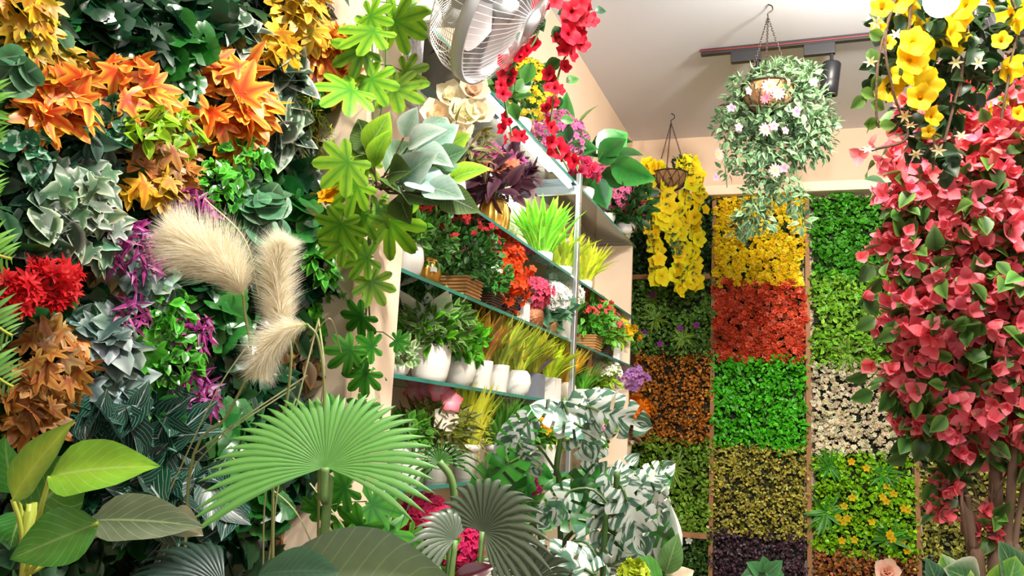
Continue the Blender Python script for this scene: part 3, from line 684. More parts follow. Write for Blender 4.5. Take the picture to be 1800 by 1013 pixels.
BP_ = potted('A', 908, 'small square white pot printed with navy and orange flowers', 'box', PRINT, .042, .095, [g_bush((70, 40, 40), (110, 70, 60), R=.05, n=60, s=.05)])
q = np.array(BP_.location)
def flatsq(cx, cy, r, m, name, n=7):
    b = MB(); y = q[1]-.0425-.0008
    b.add([(q[0]+cx+r*math.cos(2*PI*i/n), y, q[2]+cy+r*math.sin(2*PI*i/n)) for i in range(n)], [tuple(range(n))]); b.build(name, m, BP_)
for (a_, b_, r_, mm_) in ((0, .03, .017, NAVY), (-.02, .05, .013, NAVY), (.018, .062, .016, NAVY), (.0, .062, .013, ORPR), (-.022, .028, .01, ORPR), (.022, .034, .009, ORPR), (-.016, .078, .011, NAVY)): flatsq(a_, b_, r_, mm_, 'printed_flower')
potted('A', 932, 'glittery copper bowl pot of a rose-pink blossom mound', 'egg', COPPER, .06, .1, [g_flowers((196, 50, 84), (230, 100, 128), R=.1, n=150, s=.042, inner=.45, hemi=False)])
potted('A', 962, 'small woven basket pot of a white hydrangea ball with blue-green leaves', 'bowl', BASK, .06, .07, [g_bush((60, 110, 84), (110, 160, 120), R=.08, n=60, s=.09), g_flowers((226, 226, 214), (250, 250, 246), R=.09, n=200, s=.034, tp=FOUR, h=.12, hemi=False, off=(.02, -.03, 0))])
potted('A', 988, 'plain white pot of tiny white flowers and upright green leaves', 'cyl', WHITEC, .065, .11, [g_grass((40, 130, 40), (90, 180, 60), h=.18, n=60, spread=.7, tp=LANCE), g_flowers((232, 236, 210), (250, 250, 236), R=.1, n=120, s=.03, h=.15, hemi=False)])
potted('A', 1030, 'bamboo planter of green sprigs with coral red flowers right of the post', 'slat', SLAT, .075, .1, [g_bush((40, 130, 30), (110, 190, 60), R=.15, n=420, s=.05), g_flowers((214, 60, 60), (240, 110, 100), R=.16, n=50, s=.04)])
potted('A', 1056, 'brown striped pot of lime sprigs with pink flowers, near the shelf end', 'slat', DBROWN, .065, .08, [g_bush((60, 150, 30), (130, 200, 60), R=.13, n=300, s=.045), g_flowers((226, 80, 90), (250, 130, 130), R=.14, n=40, s=.04)])
potted('A', 1076, 'white square pot of yellow daffodil-like flowers near the shelf end', 'box', WHITEC, .06, .12, [g_bush(*Gl, R=.1, n=140, s=.05), g_flowers((236, 190, 10), (252, 224, 40), R=.11, n=30, s=.06)])
potted('A', 1094, 'brown ribbed planter of orange and yellow flowers at the far end of the third shelf', 'slat', DBROWN, .07, .1, [g_bush(*Gm, R=.12, n=220, s=.05), g_flowers((230, 130, 30), (246, 190, 40), R=.13, n=40, s=.04)])
# shelf D -------------------------------------------------------
potted('D', 790, 'white vase of cream peonies and olive sprigs below the fan', 'egg', WHITEC, .055, .11, [g_bush((90, 96, 40), (150, 140, 84), R=.12, n=260, s=.07, tp=LANCE, h=.12),
       g_big((236, 214, 176), (246, 232, 208), [(.05, -.06, .2), (.0, -.05, .27), (.07, -.03, .3), (.04, -.08, .13), (.09, -.02, .22), (-.04, -.07, .2)], .07)])
potted('D', 866, 'ribbed gold vase of dark purple leaves with orange-pink blooms', 'gold', GOLD, .065, .15, [g_bush((60, 34, 48), (100, 60, 70), R=.13, n=170, s=.09, h=.1), g_flowers((170, 60, 120), (206, 110, 160), R=.12, n=14, s=.06, h=.14), g_flowers((226, 110, 80), (240, 150, 110), R=.12, n=14, s=.06, h=.1)])
potted('D', 952, 'tuft of vivid green grass in a white pot under the glare of the tube light', 'taper', WHITEC, .05, .06, [g_grass((70, 160, 20), (150, 214, 60), h=.3, n=260, spread=.8, r0=.04)])
potted('D', 988, 'tuft of lime grass with lilac spikes beside the aluminium post, fourth shelf', 'taper', WHITEC, .05, .06, [g_grass((140, 180, 30), (200, 220, 60), h=.24, n=220, spread=.8, r0=.04), g_grass((160, 130, 170), (196, 170, 200), h=.18, n=12, spread=.4, tp=OVAL, name='lilac_spikes')])
potted('D', 1024, 'tuft of yellow-green grass right of the aluminium post, fourth shelf', 'taper', WHITEC, .05, .06, [g_grass((150, 176, 30), (220, 220, 60), h=.26, n=220, spread=.9, r0=.04)])
# shelf E (top), seen from below through the glass --------------
potted('E', 905, 'pot of small yellow flowers with dark sprigs on the top glass shelf', 'bowl', WHITEC, .07, .09, [g_bush((40, 90, 40), (90, 140, 60), R=.15, n=380, s=.05, h=.16), g_flowers((226, 180, 20), (246, 214, 50), R=.16, n=150, s=.032, h=.13, hemi=False, off=(.03, -.02, 0))])
potted('E', 975, 'pot of mauve-pink blossom spikes on the top shelf above the tube light', 'bowl', WHITEC, .07, .09, [g_bush((60, 110, 60), (110, 160, 90), R=.12, n=160, s=.05), g_flowers((186, 80, 140), (224, 130, 180), R=.15, n=130, s=.036, h=.15, hemi=False)])
potted('E', 1018, 'white pot of broad glossy rubber-plant leaves on the top shelf', 'bowl', WHITEC, .08, .1, [g_bush((30, 100, 40), (70, 150, 70), R=.17, n=26, s=.24, tp=WIDE, h=.18, mt=GLOSS), g_flowers((206, 40, 90), (236, 90, 130), R=.14, n=34, s=.07, tp=ROSE, h=.03, off=(0, -.12, 0))])
potted('E', 1055, 'white bowl of light pink blossom on the top shelf right of the post', 'bowl', WHITEC, .09, .09, [g_bush((60, 110, 50), (110, 160, 80), R=.15, n=200, s=.05), g_flowers((224, 90, 140), (246, 150, 190), R=.19, n=190, s=.042, h=.16, hemi=False)])
potted('E', 1084, 'white bowl of coral pink roses at the far end of the top shelf', 'bowl', WHITEC, .09, .09, [g_bush((60, 110, 50), (110, 160, 80), R=.15, n=160, s=.05), g_flowers((220, 70, 90), (244, 130, 140), R=.18, n=90, s=.06, tp=ROSE, h=.15, hemi=False)])
potted('E', 868, 'gold bowl seen from below through the top glass shelf beneath the fan', 'bowl', GOLD, .08, .08, [g_bush((40, 90, 40), (90, 140, 60), R=.1, n=90, s=.08)])
potted('E', 1100, 'dark green bushy plant at the shelf end below the ledge', 'bowl', WHITEC, .06, .06, [g_bush((26, 70, 26), (50, 100, 40), R=.16, n=260, s=.07)], xo=.1)
# shelf G (lowest): hydrangeas -----------------------------------
for px, lab, cC, cE, R, dz in ((735, 'hot pink hydrangea in a white pot, left of the leaning palm stem', (214, 24, 84), (244, 70, 130), .085, .24), (790, 'deep pink hydrangea in a white pot behind the leaning palm stem', (206, 20, 90), (240, 66, 134), .11, .13),
                       (872, 'orchid-purple hydrangea in a white pot, between the dark monstera leaves', (176, 60, 140), (216, 116, 186), .09, .26), (925, 'small magenta hydrangea in a white pot behind the monstera stem', (200, 40, 120), (236, 90, 160), .06, .3)):
    potted('G', px, lab, 'taper', WHITEC, .075, .12, [g_bush(*Gm, R=.08, n=60, s=.08, h=dz*.5), g_flowers(cC, cE, R=R, n=320, s=.028, tp=FOUR, h=dz, hemi=False, inner=.75)])
# ================================================================== PLANT WALL ON THE LEFT
XP = -1.27
def W(px, py, o=.07): return onX(px, py, XP+o)
root = thing('plant_wall', (XP, 1.5, 0), 'dark plant-covered wall panel filling the left of the view', 'plant wall')
yn, yf = 0.70, 1.86
MB().box((XP-.05, yn, 0), (XP-.02, yf-.005, 3.3)).build('backing_board', DARKB, root)
MB().box((XP-.05, yf-.01, .02), (XP+.03, yf+.005, 3.3)).build('edge_board', WOODB, root)
F = Fol()
def scatW(n, o0, o1, px0=-120, px1=640, py0=-60, py1=1080):
    px = rng.uniform(px0, px1, n); py = rng.uniform(py0, py1, n)
    pos = np.array([W(a, b, rng.uniform(o0, o1)) for a, b in zip(px, py)])
    return pos[(pos[:, 1] < yf-.02) & (pos[:, 2] > .05)]
def putW(F, tp, pos, s, cC, cE, j=.3, droop=.35, p=1.):
    n = len(pos); d = unit(rnd(n)*.7+np.array([.25, -.1, -droop])); nn = unit(np.array([1., -.35, .35])+rnd(n)*.45)
    F.add(tp, pos, d, nn, s*rng.uniform(.7, 1.25, n), cC, cE, j, p)
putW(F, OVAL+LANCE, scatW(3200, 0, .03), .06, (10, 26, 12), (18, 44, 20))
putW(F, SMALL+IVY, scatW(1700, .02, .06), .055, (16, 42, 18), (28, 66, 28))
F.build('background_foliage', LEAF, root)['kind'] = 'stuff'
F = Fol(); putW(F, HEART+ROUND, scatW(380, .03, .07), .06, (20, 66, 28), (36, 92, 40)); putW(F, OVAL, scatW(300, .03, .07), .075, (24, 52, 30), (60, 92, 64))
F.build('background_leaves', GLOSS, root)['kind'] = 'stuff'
# bunches: (x, y, radius in px, kind, label)
KIND = {
 'croton':   dict(tp=MAPLE, s=80, n=.5, cC=(206, 60, 26), cE=(252, 190, 60), m=LEAF, j=.12, p=2.2),
 'crotdim':  dict(tp=MAPLE, s=56, n=.8, cC=(136, 62, 30), cE=(184, 136, 60), m=LEAF, j=.2, p=1.3),
 'crotyel':  dict(tp=MAPLE, s=54, n=1.1, cC=(178, 110, 16), cE=(206, 178, 40), m=LEAF, j=.22, p=1.2),
 'crotgrn':  dict(tp=MAPLE, s=56, n=1.0, cC=(110, 120, 24), cE=(220, 170, 50), m=LEAF, j=.2, p=1.2),
 'ivyvar':   dict(tp=IVY, s=58, n=.7, cC=(70, 108, 76), cE=(206, 216, 190), m=LEAF, j=.22, p=7.),
 'ivygrey':  dict(tp=IVY, s=96, n=.5, cC=(62, 90, 84), cE=(156, 180, 168), m=LEAF, j=.22, p=6.),
 'ivygreen': dict(tp=IVY, s=58, n=1.0, cC=(34, 104, 24), cE=(70, 150, 34), m=GLOSS, j=.22, p=1.),
 'bluegreen': dict(tp=LANCE+OVAL, s=56, n=1.1, cC=(24, 56, 44), cE=(70, 112, 92), m=LEAF, j=.25, p=1.5),
 'speck':    dict(tp=WIDE, s=50, n=.8, cC=(22, 76, 48), cE=(44, 116, 76), m=SPECK, j=.15, p=1.),
 'lime':     dict(tp=LANCE+OVAL, s=34, n=2.2, cC=(110, 150, 14), cE=(150, 196, 30), m=LEAF, j=.22, p=1.),
 'purple':   dict(tp=LANCE, s=38, n=3.4, cC=(104, 24, 80), cE=(164, 54, 132), m=LEAF, j=.3, p=1.),
 'red':      dict(tp=STAR, s=20, n=3.4, cC=(170, 10, 20), cE=(226, 36, 44), m=PETAL, j=.12, p=1.),
 'aglao':    dict(tp=WIDE, s=80, n=.55, cC=(34, 66, 42), cE=(196, 212, 192), m=VARIEF, j=.2, p=7.),
 'moss':     dict(tp=NEEDLE, s=22, n=9., cC=(90, 108, 24), cE=(140, 154, 44), m=LEAF, j=.25, p=1.),
 'round':    dict(tp=ROUND, s=56, n=.75, cC=(28, 96, 40), cE=(46, 120, 50), m=GLOSS, j=.2, p=1.),
 'pepero':   dict(tp=ROUND, s=54, n=.75, cC=(30, 74, 44), cE=(84, 140, 96), m=VEINF, j=.15, p=1.),
 'sprig':    dict(tp=SMALL, s=26, n=2.6, cC=(34, 110, 20), cE=(84, 170, 50), m=GLOSS, j=.25, p=1.),
 'heart':    dict(tp=HEART, s=60, n=.6, cC=(22, 80, 30), cE=(44, 108, 44), m=GLOSS, j=.2, p=1.),
 'stripe':   dict(tp=OVAL, s=130, n=.5, cC=(10, 52, 40), cE=(18, 74, 54), m=VEINW, j=.12, p=1.),
 'dark':     dict(tp=HEART+OVAL, s=64, n=.9, cC=(10, 40, 24), cE=(20, 64, 34), m=GLOSS, j=.2, p=1.),
 'darkivy':  dict(tp=MAPLE, s=60, n=.9, cC=(8, 40, 22), cE=(18, 58, 32), m=LEAF, j=.2, p=1.),
 'yellow':   dict(tp=FIVE, s=20, n=2.4, cC=(220, 150, 0), cE=(240, 180, 20), m=PETAL, j=.1, p=1.),
 'brown':    dict(tp=OVAL, s=56, n=.8, cC=(86, 66, 34), cE=(132, 108, 60), m=LEAF, j=.2, p=1.),
 'grass':    dict(tp=LANCE, s=64, n=1.4, cC=(20, 58, 36), cE=(60, 100, 66), m=LEAF, j=.3, p=1.),
}
BUNCH = [
 (35, 20, 56, 'crotyel', 'yellow lobed leaves in the top left corner of the plant wall'),
 (40, 90, 28, 'crotgrn', 'green and yellow leaf bunch hanging below the top left corner leaves'),
 (88, 38, 22, 'brown', 'small brownish veined leaf cluster among dark foliage, top left'),
 (20, 122, 26, 'pepero', 'pale striped round leaves at the left edge of the view'),
 (250, 60, 80, 'darkivy', 'deep green lobed foliage high on the plant wall'),
 (320, 90, 62, 'heart', 'dark glossy heart leaves above the orange cluster'),
 (370, 40, 60, 'dark', 'near-black green leaf bunch at the top of the plant wall'),
 (170, 30, 60, 'dark', 'shadowy dark leaf bunch near the top left of the plant wall'),
 (105, 120, 44, 'crotgrn', 'yellow-green lobed leaves above the dim orange cluster'),
 (98, 165, 58, 'croton', 'orange lobed leaf cluster on the left, shaped like maple leaves'),
 (65, 215, 34, 'croton', 'low red-orange leaf bunch at far left'),
 (220, 155, 56, 'croton', 'second orange leaf cluster, between the left and the large one'),
 (285, 205, 34, 'crotyel', 'amber leaves left of the largest orange cluster'),
 (400, 165, 78, 'croton', 'largest bright orange maple-like leaf cluster on the plant wall'),
 (420, 248, 44, 'croton', 'drooping red-orange leaves under the largest orange cluster'),
 (520, 18, 60, 'crotgrn', 'yellow and green lobed leaves at the top beside the pillar'),
 (570, 85, 60, 'croton', 'vivid orange leaf cluster behind the bright green garland'),
 (480, 92, 42, 'crotyel', 'olive-gold leaves left of the vivid orange cluster'),
 (590, 140, 34, 'croton', 'red-orange leaves tucked beside the pillar'),
 (425, 55, 26, 'aglao', 'single variegated leaf sprig near the dark top foliage'),
 (495, 140, 42, 'aglao', 'cream-edged green leaves upper bunch, right of the orange cluster'),
 (490, 215, 48, 'aglao', 'cream-edged green leaves lower bunch above the glossy sprigs'),
 (540, 170, 30, 'moss', 'round olive moss tuft beside the cream-edged leaves'),
 (545, 235, 46, 'moss', 'drooping olive moss fern beside the bright green garland'),
 (190, 215, 34, 'speck', 'frosted green round leaves below the orange clusters'),
 (45, 265, 36, 'speck', 'frosted green leaf pair at the left edge'),
 (150, 255, 62, 'bluegreen', 'blue-green pointed leaves below the orange clusters'),
 (60, 330, 56, 'bluegreen', 'dusky blue-green foliage at the far left'),
 (260, 220, 46, 'lime', 'lime leaf rosettes left of the drooping orange leaves'),
 (325, 235, 34, 'lime', 'second tuft of lime rosettes, nearer the orange leaves'),
 (285, 290, 58, 'crotdim', 'bronze-orange leaf bunch in the middle of the plant wall'),
 (265, 335, 44, 'crotyel', 'mustard yellow leaves below the bronze bunch'),
 (135, 345, 62, 'ivyvar', 'cream-edged ivy, upper left bunch'),
 (150, 415, 58, 'ivyvar', 'cream-edged ivy, lower left bunch above the dull gold leaves'),
 (90, 400, 46, 'aglao', 'silvery cream-edged foliage left of the ivy'),
 (335, 375, 46, 'purple', 'magenta-purple spiky leaves above the left pampas plume'),
 (235, 440, 52, 'purple', 'purple spiky leaves left of the pampas plume'),
 (300, 430, 34, 'purple', 'purple sprigs half behind the left pampas plume'),
 (345, 590, 36, 'purple', 'low purple sprigs below the left pampas plume'),
 (235, 555, 30, 'purple', 'sparse purple twigs on dark leaves left of centre'),
 (95, 500, 44, 'red', 'scarlet flower cluster at the left'),
 (30, 520, 36, 'red', 'scarlet flowers at the very left edge'),
 (185, 505, 48, 'brown', 'dull gold and green leaves right of the scarlet flowers'),
 (250, 500, 40, 'ivygrey', 'slate blue ivy leaf group by the purple sprigs'),
 (80, 640, 66, 'crotdim', 'brown-orange leaf bunch low on the left'),
 (60, 720, 60, 'crotdim', 'darker brown-orange leaves above the yellow-green philodendron'),
 (185, 600, 60, 'ivygrey', 'large frosted grey-green ivy, upper part'),
 (165, 680, 60, 'ivygrey', 'large frosted grey-green ivy, lower part'),
 (430, 290, 48, 'sprig', 'bright glossy sprigs under the orange leaves'),
 (385, 325, 44, 'sprig', 'bright glossy sprigs above the purple leaves'),
 (510, 310, 44, 'dark', 'dark leaves behind the garland, mid height'),
 (455, 365, 52, 'pepero', 'round striped leaves above the right pampas plume'),
 (520, 385, 48, 'round', 'round glossy leaves right of the right pampas plume top'),
 (400, 420, 48, 'round', 'round glossy leaves between the two pampas plumes'),
 (580, 345, 20, 'yellow', 'tiny yellow flowers beside the pillar'),
 (555, 455, 48, 'sprig', 'small-leaved green bunch right of the right plume'),
 (600, 500, 46, 'ivygreen', 'green ivy along the pillar edge, upper bunch'),
 (590, 580, 50, 'ivygreen', 'green ivy along the pillar edge, middle bunch'),
 (615, 650, 46, 'ivygreen', 'green ivy along the pillar edge, lower bunch'),
 (300, 545, 42, 'sprig', 'pale green succulent-like sprig by the left plume tip'),
 (385, 560, 44, 'heart', 'heart leaves beside the left plume stem'),
 (310, 630, 50, 'sprig', 'hanging light green sprigs, centre left'),
 (235, 640, 48, 'ivygreen', 'green ivy leaves hanging at centre left'),
 (250, 710, 50, 'heart', 'glossy heart leaves above the white-striped leaves'),
 (395, 640, 46, 'dark', 'dark rounded leaves behind the plume stems'),
 (520, 640, 52, 'brown', 'brownish leaves behind the lowest plume'),
 (470, 690, 46, 'dark', 'dark leaf bunch behind the fan palm top'),
 (340, 700, 46, 'purple', 'dim purple twigs above the white-striped leaves'),
 (190, 740, 52, 'stripe', 'dark leaves with white stripes, upper left of the striped bunches'),
 (290, 780, 58, 'stripe', 'dark leaves with white stripes, middle bunch'),
 (250, 860, 60, 'stripe', 'dark leaves with white stripes, lower bunch near the philodendron'),
 (350, 880, 60, 'stripe', 'dark leaves with white stripes, right bunch beside the fan palm'),
 (400, 780, 54, 'heart', 'glossy heart leaves left of the fan palm'),
 (450, 880, 54, 'heart', 'glossy green leaves under the left side of the fan palm'),
 (400, 950, 58, 'dark', 'dark leaves near the bottom, left of the palm stem'),
 (520, 820, 50, 'dark', 'dark leaves in shade beneath the fan palm'),
 (600, 740, 46, 'ivygreen', 'ivy leaves above the fan palm by the pillar'),
 (560, 700, 40, 'dark', 'dark green leaves above the fan palm'),
 (180, 820, 50, 'dark', 'dark foliage between the philodendron leaves'),
 (120, 900, 60, 'dark', 'deep shade foliage behind the philodendron'),
 (280, 960, 60, 'grass', 'dark blades at the bottom behind the dark fan palm'),
 (20, 400, 44, 'grass', 'grey-green blades behind the left fern fronds'),
 (20, 200, 48, 'grass', 'dark blue-green blades at the left edge near the top'),
 (430, 490, 46, 'dark', 'dark leaves right behind the left plume base'),
 (560, 520, 40, 'dark', 'dark glossy leaves between the plume and pillar ivy'),
 (150, 560, 44, 'dark', 'dark leaf bunch above the frosted ivy'),
 (330, 480, 50, 'dark', 'dark leaves behind the left plume'),
 (420, 730, 46, 'grass', 'thin dark blades left of the fan palm crown'),
 (210, 110, 50, 'dark', 'dark foliage above the second orange cluster'),
]
for (px, py, R, kd, lab) in BUNCH:
    K = KIND[kd]; o = .06 if kd in ('dark', 'darkivy', 'bluegreen', 'grass', 'brown') else .13 if kd in ('purple', 'stripe', 'red', 'sprig', 'pepero', 'yellow', 'lime') else .095
    c = W(px, py, o); k = pxm(c)
    n = int(K['n']*26*(R/50)**2)+4
    yy = min(c[1], yf-R*k*.6) if px < 560 else c[1]
    rt = thing('foliage_bunch', np.array([XP-.02, c[1], c[2]]), lab, 'foliage')
    F = Fol(); n0 = nz((1, -.45, .15))
    flat_clump(F, c, R*k*1.3, n0, K['tp'], K['s']*k, n, K['cC'], K['cE'], K['j'], K['p'], bulge=.6, droop=.5, wild=.7, hue=.09)
    F.build('leaves' if kd not in ('red', 'yellow') else 'flowers', K['m'], rt)
    st = MB()
    for i in range(5):
        e = c+rng.normal(0, R*k*.4, 3)*[.3, 1, 1]; st.tube([np.array([XP-.02, c[1], c[2]]), (c+np.array([XP, c[1], c[2]]))/2, e], .002, 4)
    st.build('stems', STEM, rt)

# ================================================================== GARLAND OF BRIGHT LOBED LEAVES ON THE PILLAR
GL = [(650, 58, 60), (700, 40, 55), (632, 90, 50), (612, 160, 62), (655, 145, 48), (698, 158, 58), (716, 130, 40), (606, 290, 56), (622, 330, 54), (640, 290, 40), (598, 400, 52), (632, 380, 52), (690, 395, 60), (668, 370, 40), (655, 30, 40), (640, 455, 44), (655, 500, 42), (600, 430, 40), (715, 20, 44)]
def garland(lab, paths, leaves, off, cC, cE, name='leaf_garland', tp=ARAL, m=LEAF, stem=STEM, dd=None, jit=.12, p=1.):
    a = onX(*paths[0][0], off); rt = thing(name, a, lab, 'garland')
    st = MB()
    for pa in paths: st.tube(spline([onX(x, y, off+rng.uniform(-.01, .01)) for x, y in pa], 40), .0025, 5)
    st.tube([onX(*paths[0][0], off), np.array([*onX(*paths[0][0], off)[:2], H])], .0025, 5) if paths[0][0][1] < 0 else None
    st.build('vine', stem, rt)
    for (x, y, R) in leaves:
        F = Fol(); c = onX(x, y, off+rng.uniform(.005, .05)); k = pxm(c); s = R*2*k*.95
        th = math.atan2(y-150, x-655)
        d = nz(CR*(-.5 if x < 655 else .5)+CR*rng.normal(0, .25)-CU*rng.uniform(.1, .7)+CF*rng.normal(0, .15)); nn = nz(-CF+rnd(1)[0]*.25+np.array([0, 0, .25]))
        F.add(tp, c-d*s*.45, d, nn, s, cC, cE, jit, p); lf = F.build('leaf', m, rt)
        e = onX(655 if y < 420 else 645, y-18, off); MB().tube([e, (e+c)/2+np.array([0, 0, .01]), c-d*s*.15], .0016, 4).build('leaf_stalk', stem, lf)
    return rt
garland('bright yellow-green garland of large lobed leaves hanging down the cream pillar', [[(668, -220), (655, 60), (657, 180), (655, 330), (645, 460), (650, 560)], [(680, -220), (678, 120), (660, 260), (652, 420), (640, 600), (632, 690)], [(655, 180), (640, 170), (612, 165)], [(655, 320), (620, 330)]],
        GL, XS+.05, (60, 128, 22), (140, 186, 40))
garland('darker green lobed-leaf garland at the foot of the pillar beside the fan palm', [[(650, 420), (636, 560), (640, 700), (640, 860)], [(640, 700), (600, 780), (620, 900)]],
        [(632, 560, 40), (650, 610, 36), (612, 620, 42), (640, 660, 40), (585, 730, 40), (640, 720, 36), (600, 860, 48), (570, 800, 40), (660, 890, 48), (700, 600, 22), (630, 930, 55), (680, 940, 50), (720, 950, 40), (600, 960, 50), (650, 985, 45), (690, 1000, 45), (560, 900, 40)], XS+.06, (24, 92, 24), (70, 140, 30))
# grey-green spray of broad veined leaves in front of the pillar
c0 = at(665, 325, 2.1); rt = thing('leaf_spray', c0, 'spray of broad grey-green and lime veined leaves in front of the pillar', 'foliage')
SPR = [(705, 268, 46, 0), (745, 262, 50, 1), (770, 245, 42, 2), (718, 300, 48, 1), (748, 310, 50, 2), (765, 300, 44, 0), (790, 275, 36, 0), (820, 300, 40, 3), (800, 250, 30, 3), (735, 235, 40, 2), (700, 335, 52, 4), (740, 345, 56, 4), (775, 330, 44, 1), (800, 350, 40, 4), (690, 300, 46, 4), (770, 215, 34, 1), (665, 235, 40, 3), (720, 215, 30, 2), (640, 240, 40, 4), (660, 260, 36, 3), (705, 360, 40, 4), (760, 270, 34, 3)]
SPC = [((62, 104, 70), (110, 150, 110)), ((90, 128, 104), (170, 196, 176)), ((120, 152, 140), (190, 208, 200)), ((96, 150, 20), (160, 200, 50)), ((46, 74, 28), (84, 116, 44))]
for (x, y, R, q) in SPR:
    F = Fol(); D = 2.05+rng.uniform(-.12, .12); c = at(x, y, D); k = D/FPX; d = nz(c-c0+rnd(1)[0]*.03); s = R*2*k
    F.add(WIDE, c-d*s*.5, d, nz(-CF+rnd(1)[0]*.35+np.array([0, 0, .3])), s, *SPC[q], .08); o = F.build('leaf', VEINL if q != 4 else VEINF, rt)
    b = c-d*s*.5; MB().tube([c0+rnd(1)[0]*.008, (c0+b)/2+np.array([0, 0, -.01]), b], .0022, 4).build('leaf_stalk', STEMB, o)
MB().tube(spline([onX(650, 318, XS+.02), at(660, 322, 2.15), c0, at(690, 330, 2.1)], 12), .004, 6).build('stem', STEMB, rt)

# ================================================================== PAMPAS GRASS
def plume(lab, pts, D, width, stempts, nh=6500, side=None):
    P_ = spline([at(x, y, D) for x, y in pts], 60); k = D/FPX
    rt = thing('pampas_grass', at(*stempts[0], D), lab, 'pampas grass')
    F = Fol(); P_ = np.array(P_); n = len(P_)
    i = rng.integers(0, n-1, nh); u = i/(n-1)
    tan = P_[np.minimum(i+1, n-1)]-P_[i]; tan = unit(tan)
    rr = rnd(nh); rr -= tan*np.sum(rr*tan, 1, keepdims=True); rr = unit(rr)
    prof = (np.sin(PI*np.clip(u*.9+.08, 0, 1))**.6)
    L_ = width*k*prof*rng.uniform(.55, 1.15, nh)
    d = unit(rr*1.0+tan*.75+np.array([0, 0, -.12])+rnd(nh)*.12)
    base = P_[i]+tan*rng.uniform(0, .01, (nh, 1))
    hair = T([(-.006, 0, 0), (.006, 0, 0), (-.005, .5, .02), (.005, .5, .02), (0, 1, -.05)], [(0, 1, 3, 2), (2, 3, 4)], [0, 0, .5, .5, 1], [(0, 0)]*5)
    F.add([hair], base, d, unit(rnd(nh)), L_*1.15, (240, 230, 200), (255, 252, 240), .05, hue=.01)
    F.build('plume', HAIR, rt)
    MB().tube(spline([at(*pts[0], D)]+[at(x, y, D) for x, y in stempts], 30), .0022, 6).build('stem', mat('plume_stalk', (132, 140, 84), .6), rt)
    MB().tube([P_[j] for j in range(0, 60, 4)], .0018, 5).build('plume_core', STEML, rt)
plume('cream pampas plume leaning left, largest and leftmost of the three', [(428, 520), (412, 488), (378, 452), (330, 425), (300, 405)], 1.28, 78, [(430, 545), (440, 640), (400, 730), (330, 860), (330, 1500)])
plume('upright cream pampas plume, second from the left', [(505, 590), (495, 560), (488, 500), (490, 445), (500, 425)], 1.30, 50, [(512, 620), (505, 700), (480, 860), (480, 1500)])
plume('drooping small cream pampas plume, lowest of the three', [(540, 570), (510, 578), (480, 600), (462, 632), (458, 655)], 1.26, 50, [(560, 600), (570, 700), (560, 860), (560, 1500)], 3600)
# thin stalks
rt = thing('dry_grass', at(470, 900, 1.3), 'thin pale dry grass stalks standing left of the fan palm stem', 'dry grass')
b = MB()
for (x0, y0, x1, y1, x2, y2) in ((470, 1013, 478, 860, 400, 800), (462, 1010, 470, 850, 520, 700), (480, 1013, 490, 850, 560, 560), (330, 830, 400, 760, 520, 680), (300, 860, 380, 690, 440, 600), (545, 850, 600, 920, 640, 990), (465, 850, 520, 900, 560, 985), (560, 560, 570, 650, 560, 740), (600, 620, 580, 560, 545, 600), (360, 350, 430, 420, 455, 520), (340, 800, 420, 740, 540, 660)):
    b.tube(spline([at(x0, y0, 1.34), at(x1, y1, 1.30), at(x2, y2, 1.33)], 14), .0013, 4)
b.build('stalks', mat('dry_stalk', (176, 178, 130), .7), rt)

# ================================================================== FAN PALMS
def fan_leaf(F, hub, main, nrm, Ls, a0, a1, N, cC, cE, join=.5, droop=.25, jit=.05, wseg=1.0, fold=.02):
    """palmate leaf: Ls(t) length for t in 0..1 from angle a0 to a1 (deg, measured from main towards its right)"""
    hub = np.array(hub, float); y = nz(main); z = nz(np.array(nrm)-y*(np.array(nrm) @ y)); x = np.cross(y, z)
    da = math.radians((a1-a0)/N)
    for i in range(N):
        a = math.radians(a0)+(i+.5)*da; L_ = Ls((i+.5)/N)*rng.uniform(.95, 1.04)
        rows = [0, .1, .25, .4, join, join+(1-join)*.3, join+(1-join)*.6, join+(1-join)*.85, 1.0]; v = []; uv = []; t = []
        tw = rng.normal(0, .03)
        for r in rows:
            hw = math.tan(da/2)*r*L_ if r <= join else math.tan(da/2)*join*L_*(1-((r-join)/(1-join))**2.3)*wseg
            aa = a+tw*max(0, r-join)
            c = np.array([math.sin(aa), math.cos(aa)]); sd = np.array([math.cos(aa), -math.sin(aa)])
            for q in (-1, 0, 1):
                p2 = c*r*L_+sd*hw*q
                zz = (fold*min(r*3, 1)*L_*(.35 if q == 0 else -.35)*(1 if r < 1 else 0))
                P3 = hub+x*p2[0]+y*p2[1]+z*(zz+.10*L_*math.sin(r*PI*.6)) - np.array([0, 0, 1.])*droop*L_*r**2.6
                v.append(P3); uv.append((q, r)); t.append(.0 if q == 0 else 1.)
        f = []
        for k in range(len(rows)-1):
            b_ = k*3; f += [(b_, b_+1, b_+4, b_+3), (b_+1, b_+2, b_+5, b_+4)]
        jj = math.exp(rng.normal(0, jit)); tt = np.array(t)[:, None]
        F.raw(v, f, (lin(cC)*(1-tt)+lin(cE)*tt)*jj, uv)
def stalk(rt, pts, r, m, name='stalk'): MB().tube(spline(pts, 26), r, 8).build(name, m, rt, sm=True)
def floor_planter(rt, c, r=.16, h=.34, m=None):
    o = MB().lathe([(r*.75, 0), (r*.8, .01), (r, h), (r*1.04, h), (r*1.04, h+.02), (r*.94, h+.02), (r*.92, h-.03)], (c[0], c[1], .0), n=32).build('planter', m or mat('nursery_pot', (38, 38, 40), .6), rt, sm=True)
    MB().lathe([(r*.9, h-.04), (r*.4, h-.03)], (c[0], c[1], 0), n=24).build('soil', SOIL, rt)
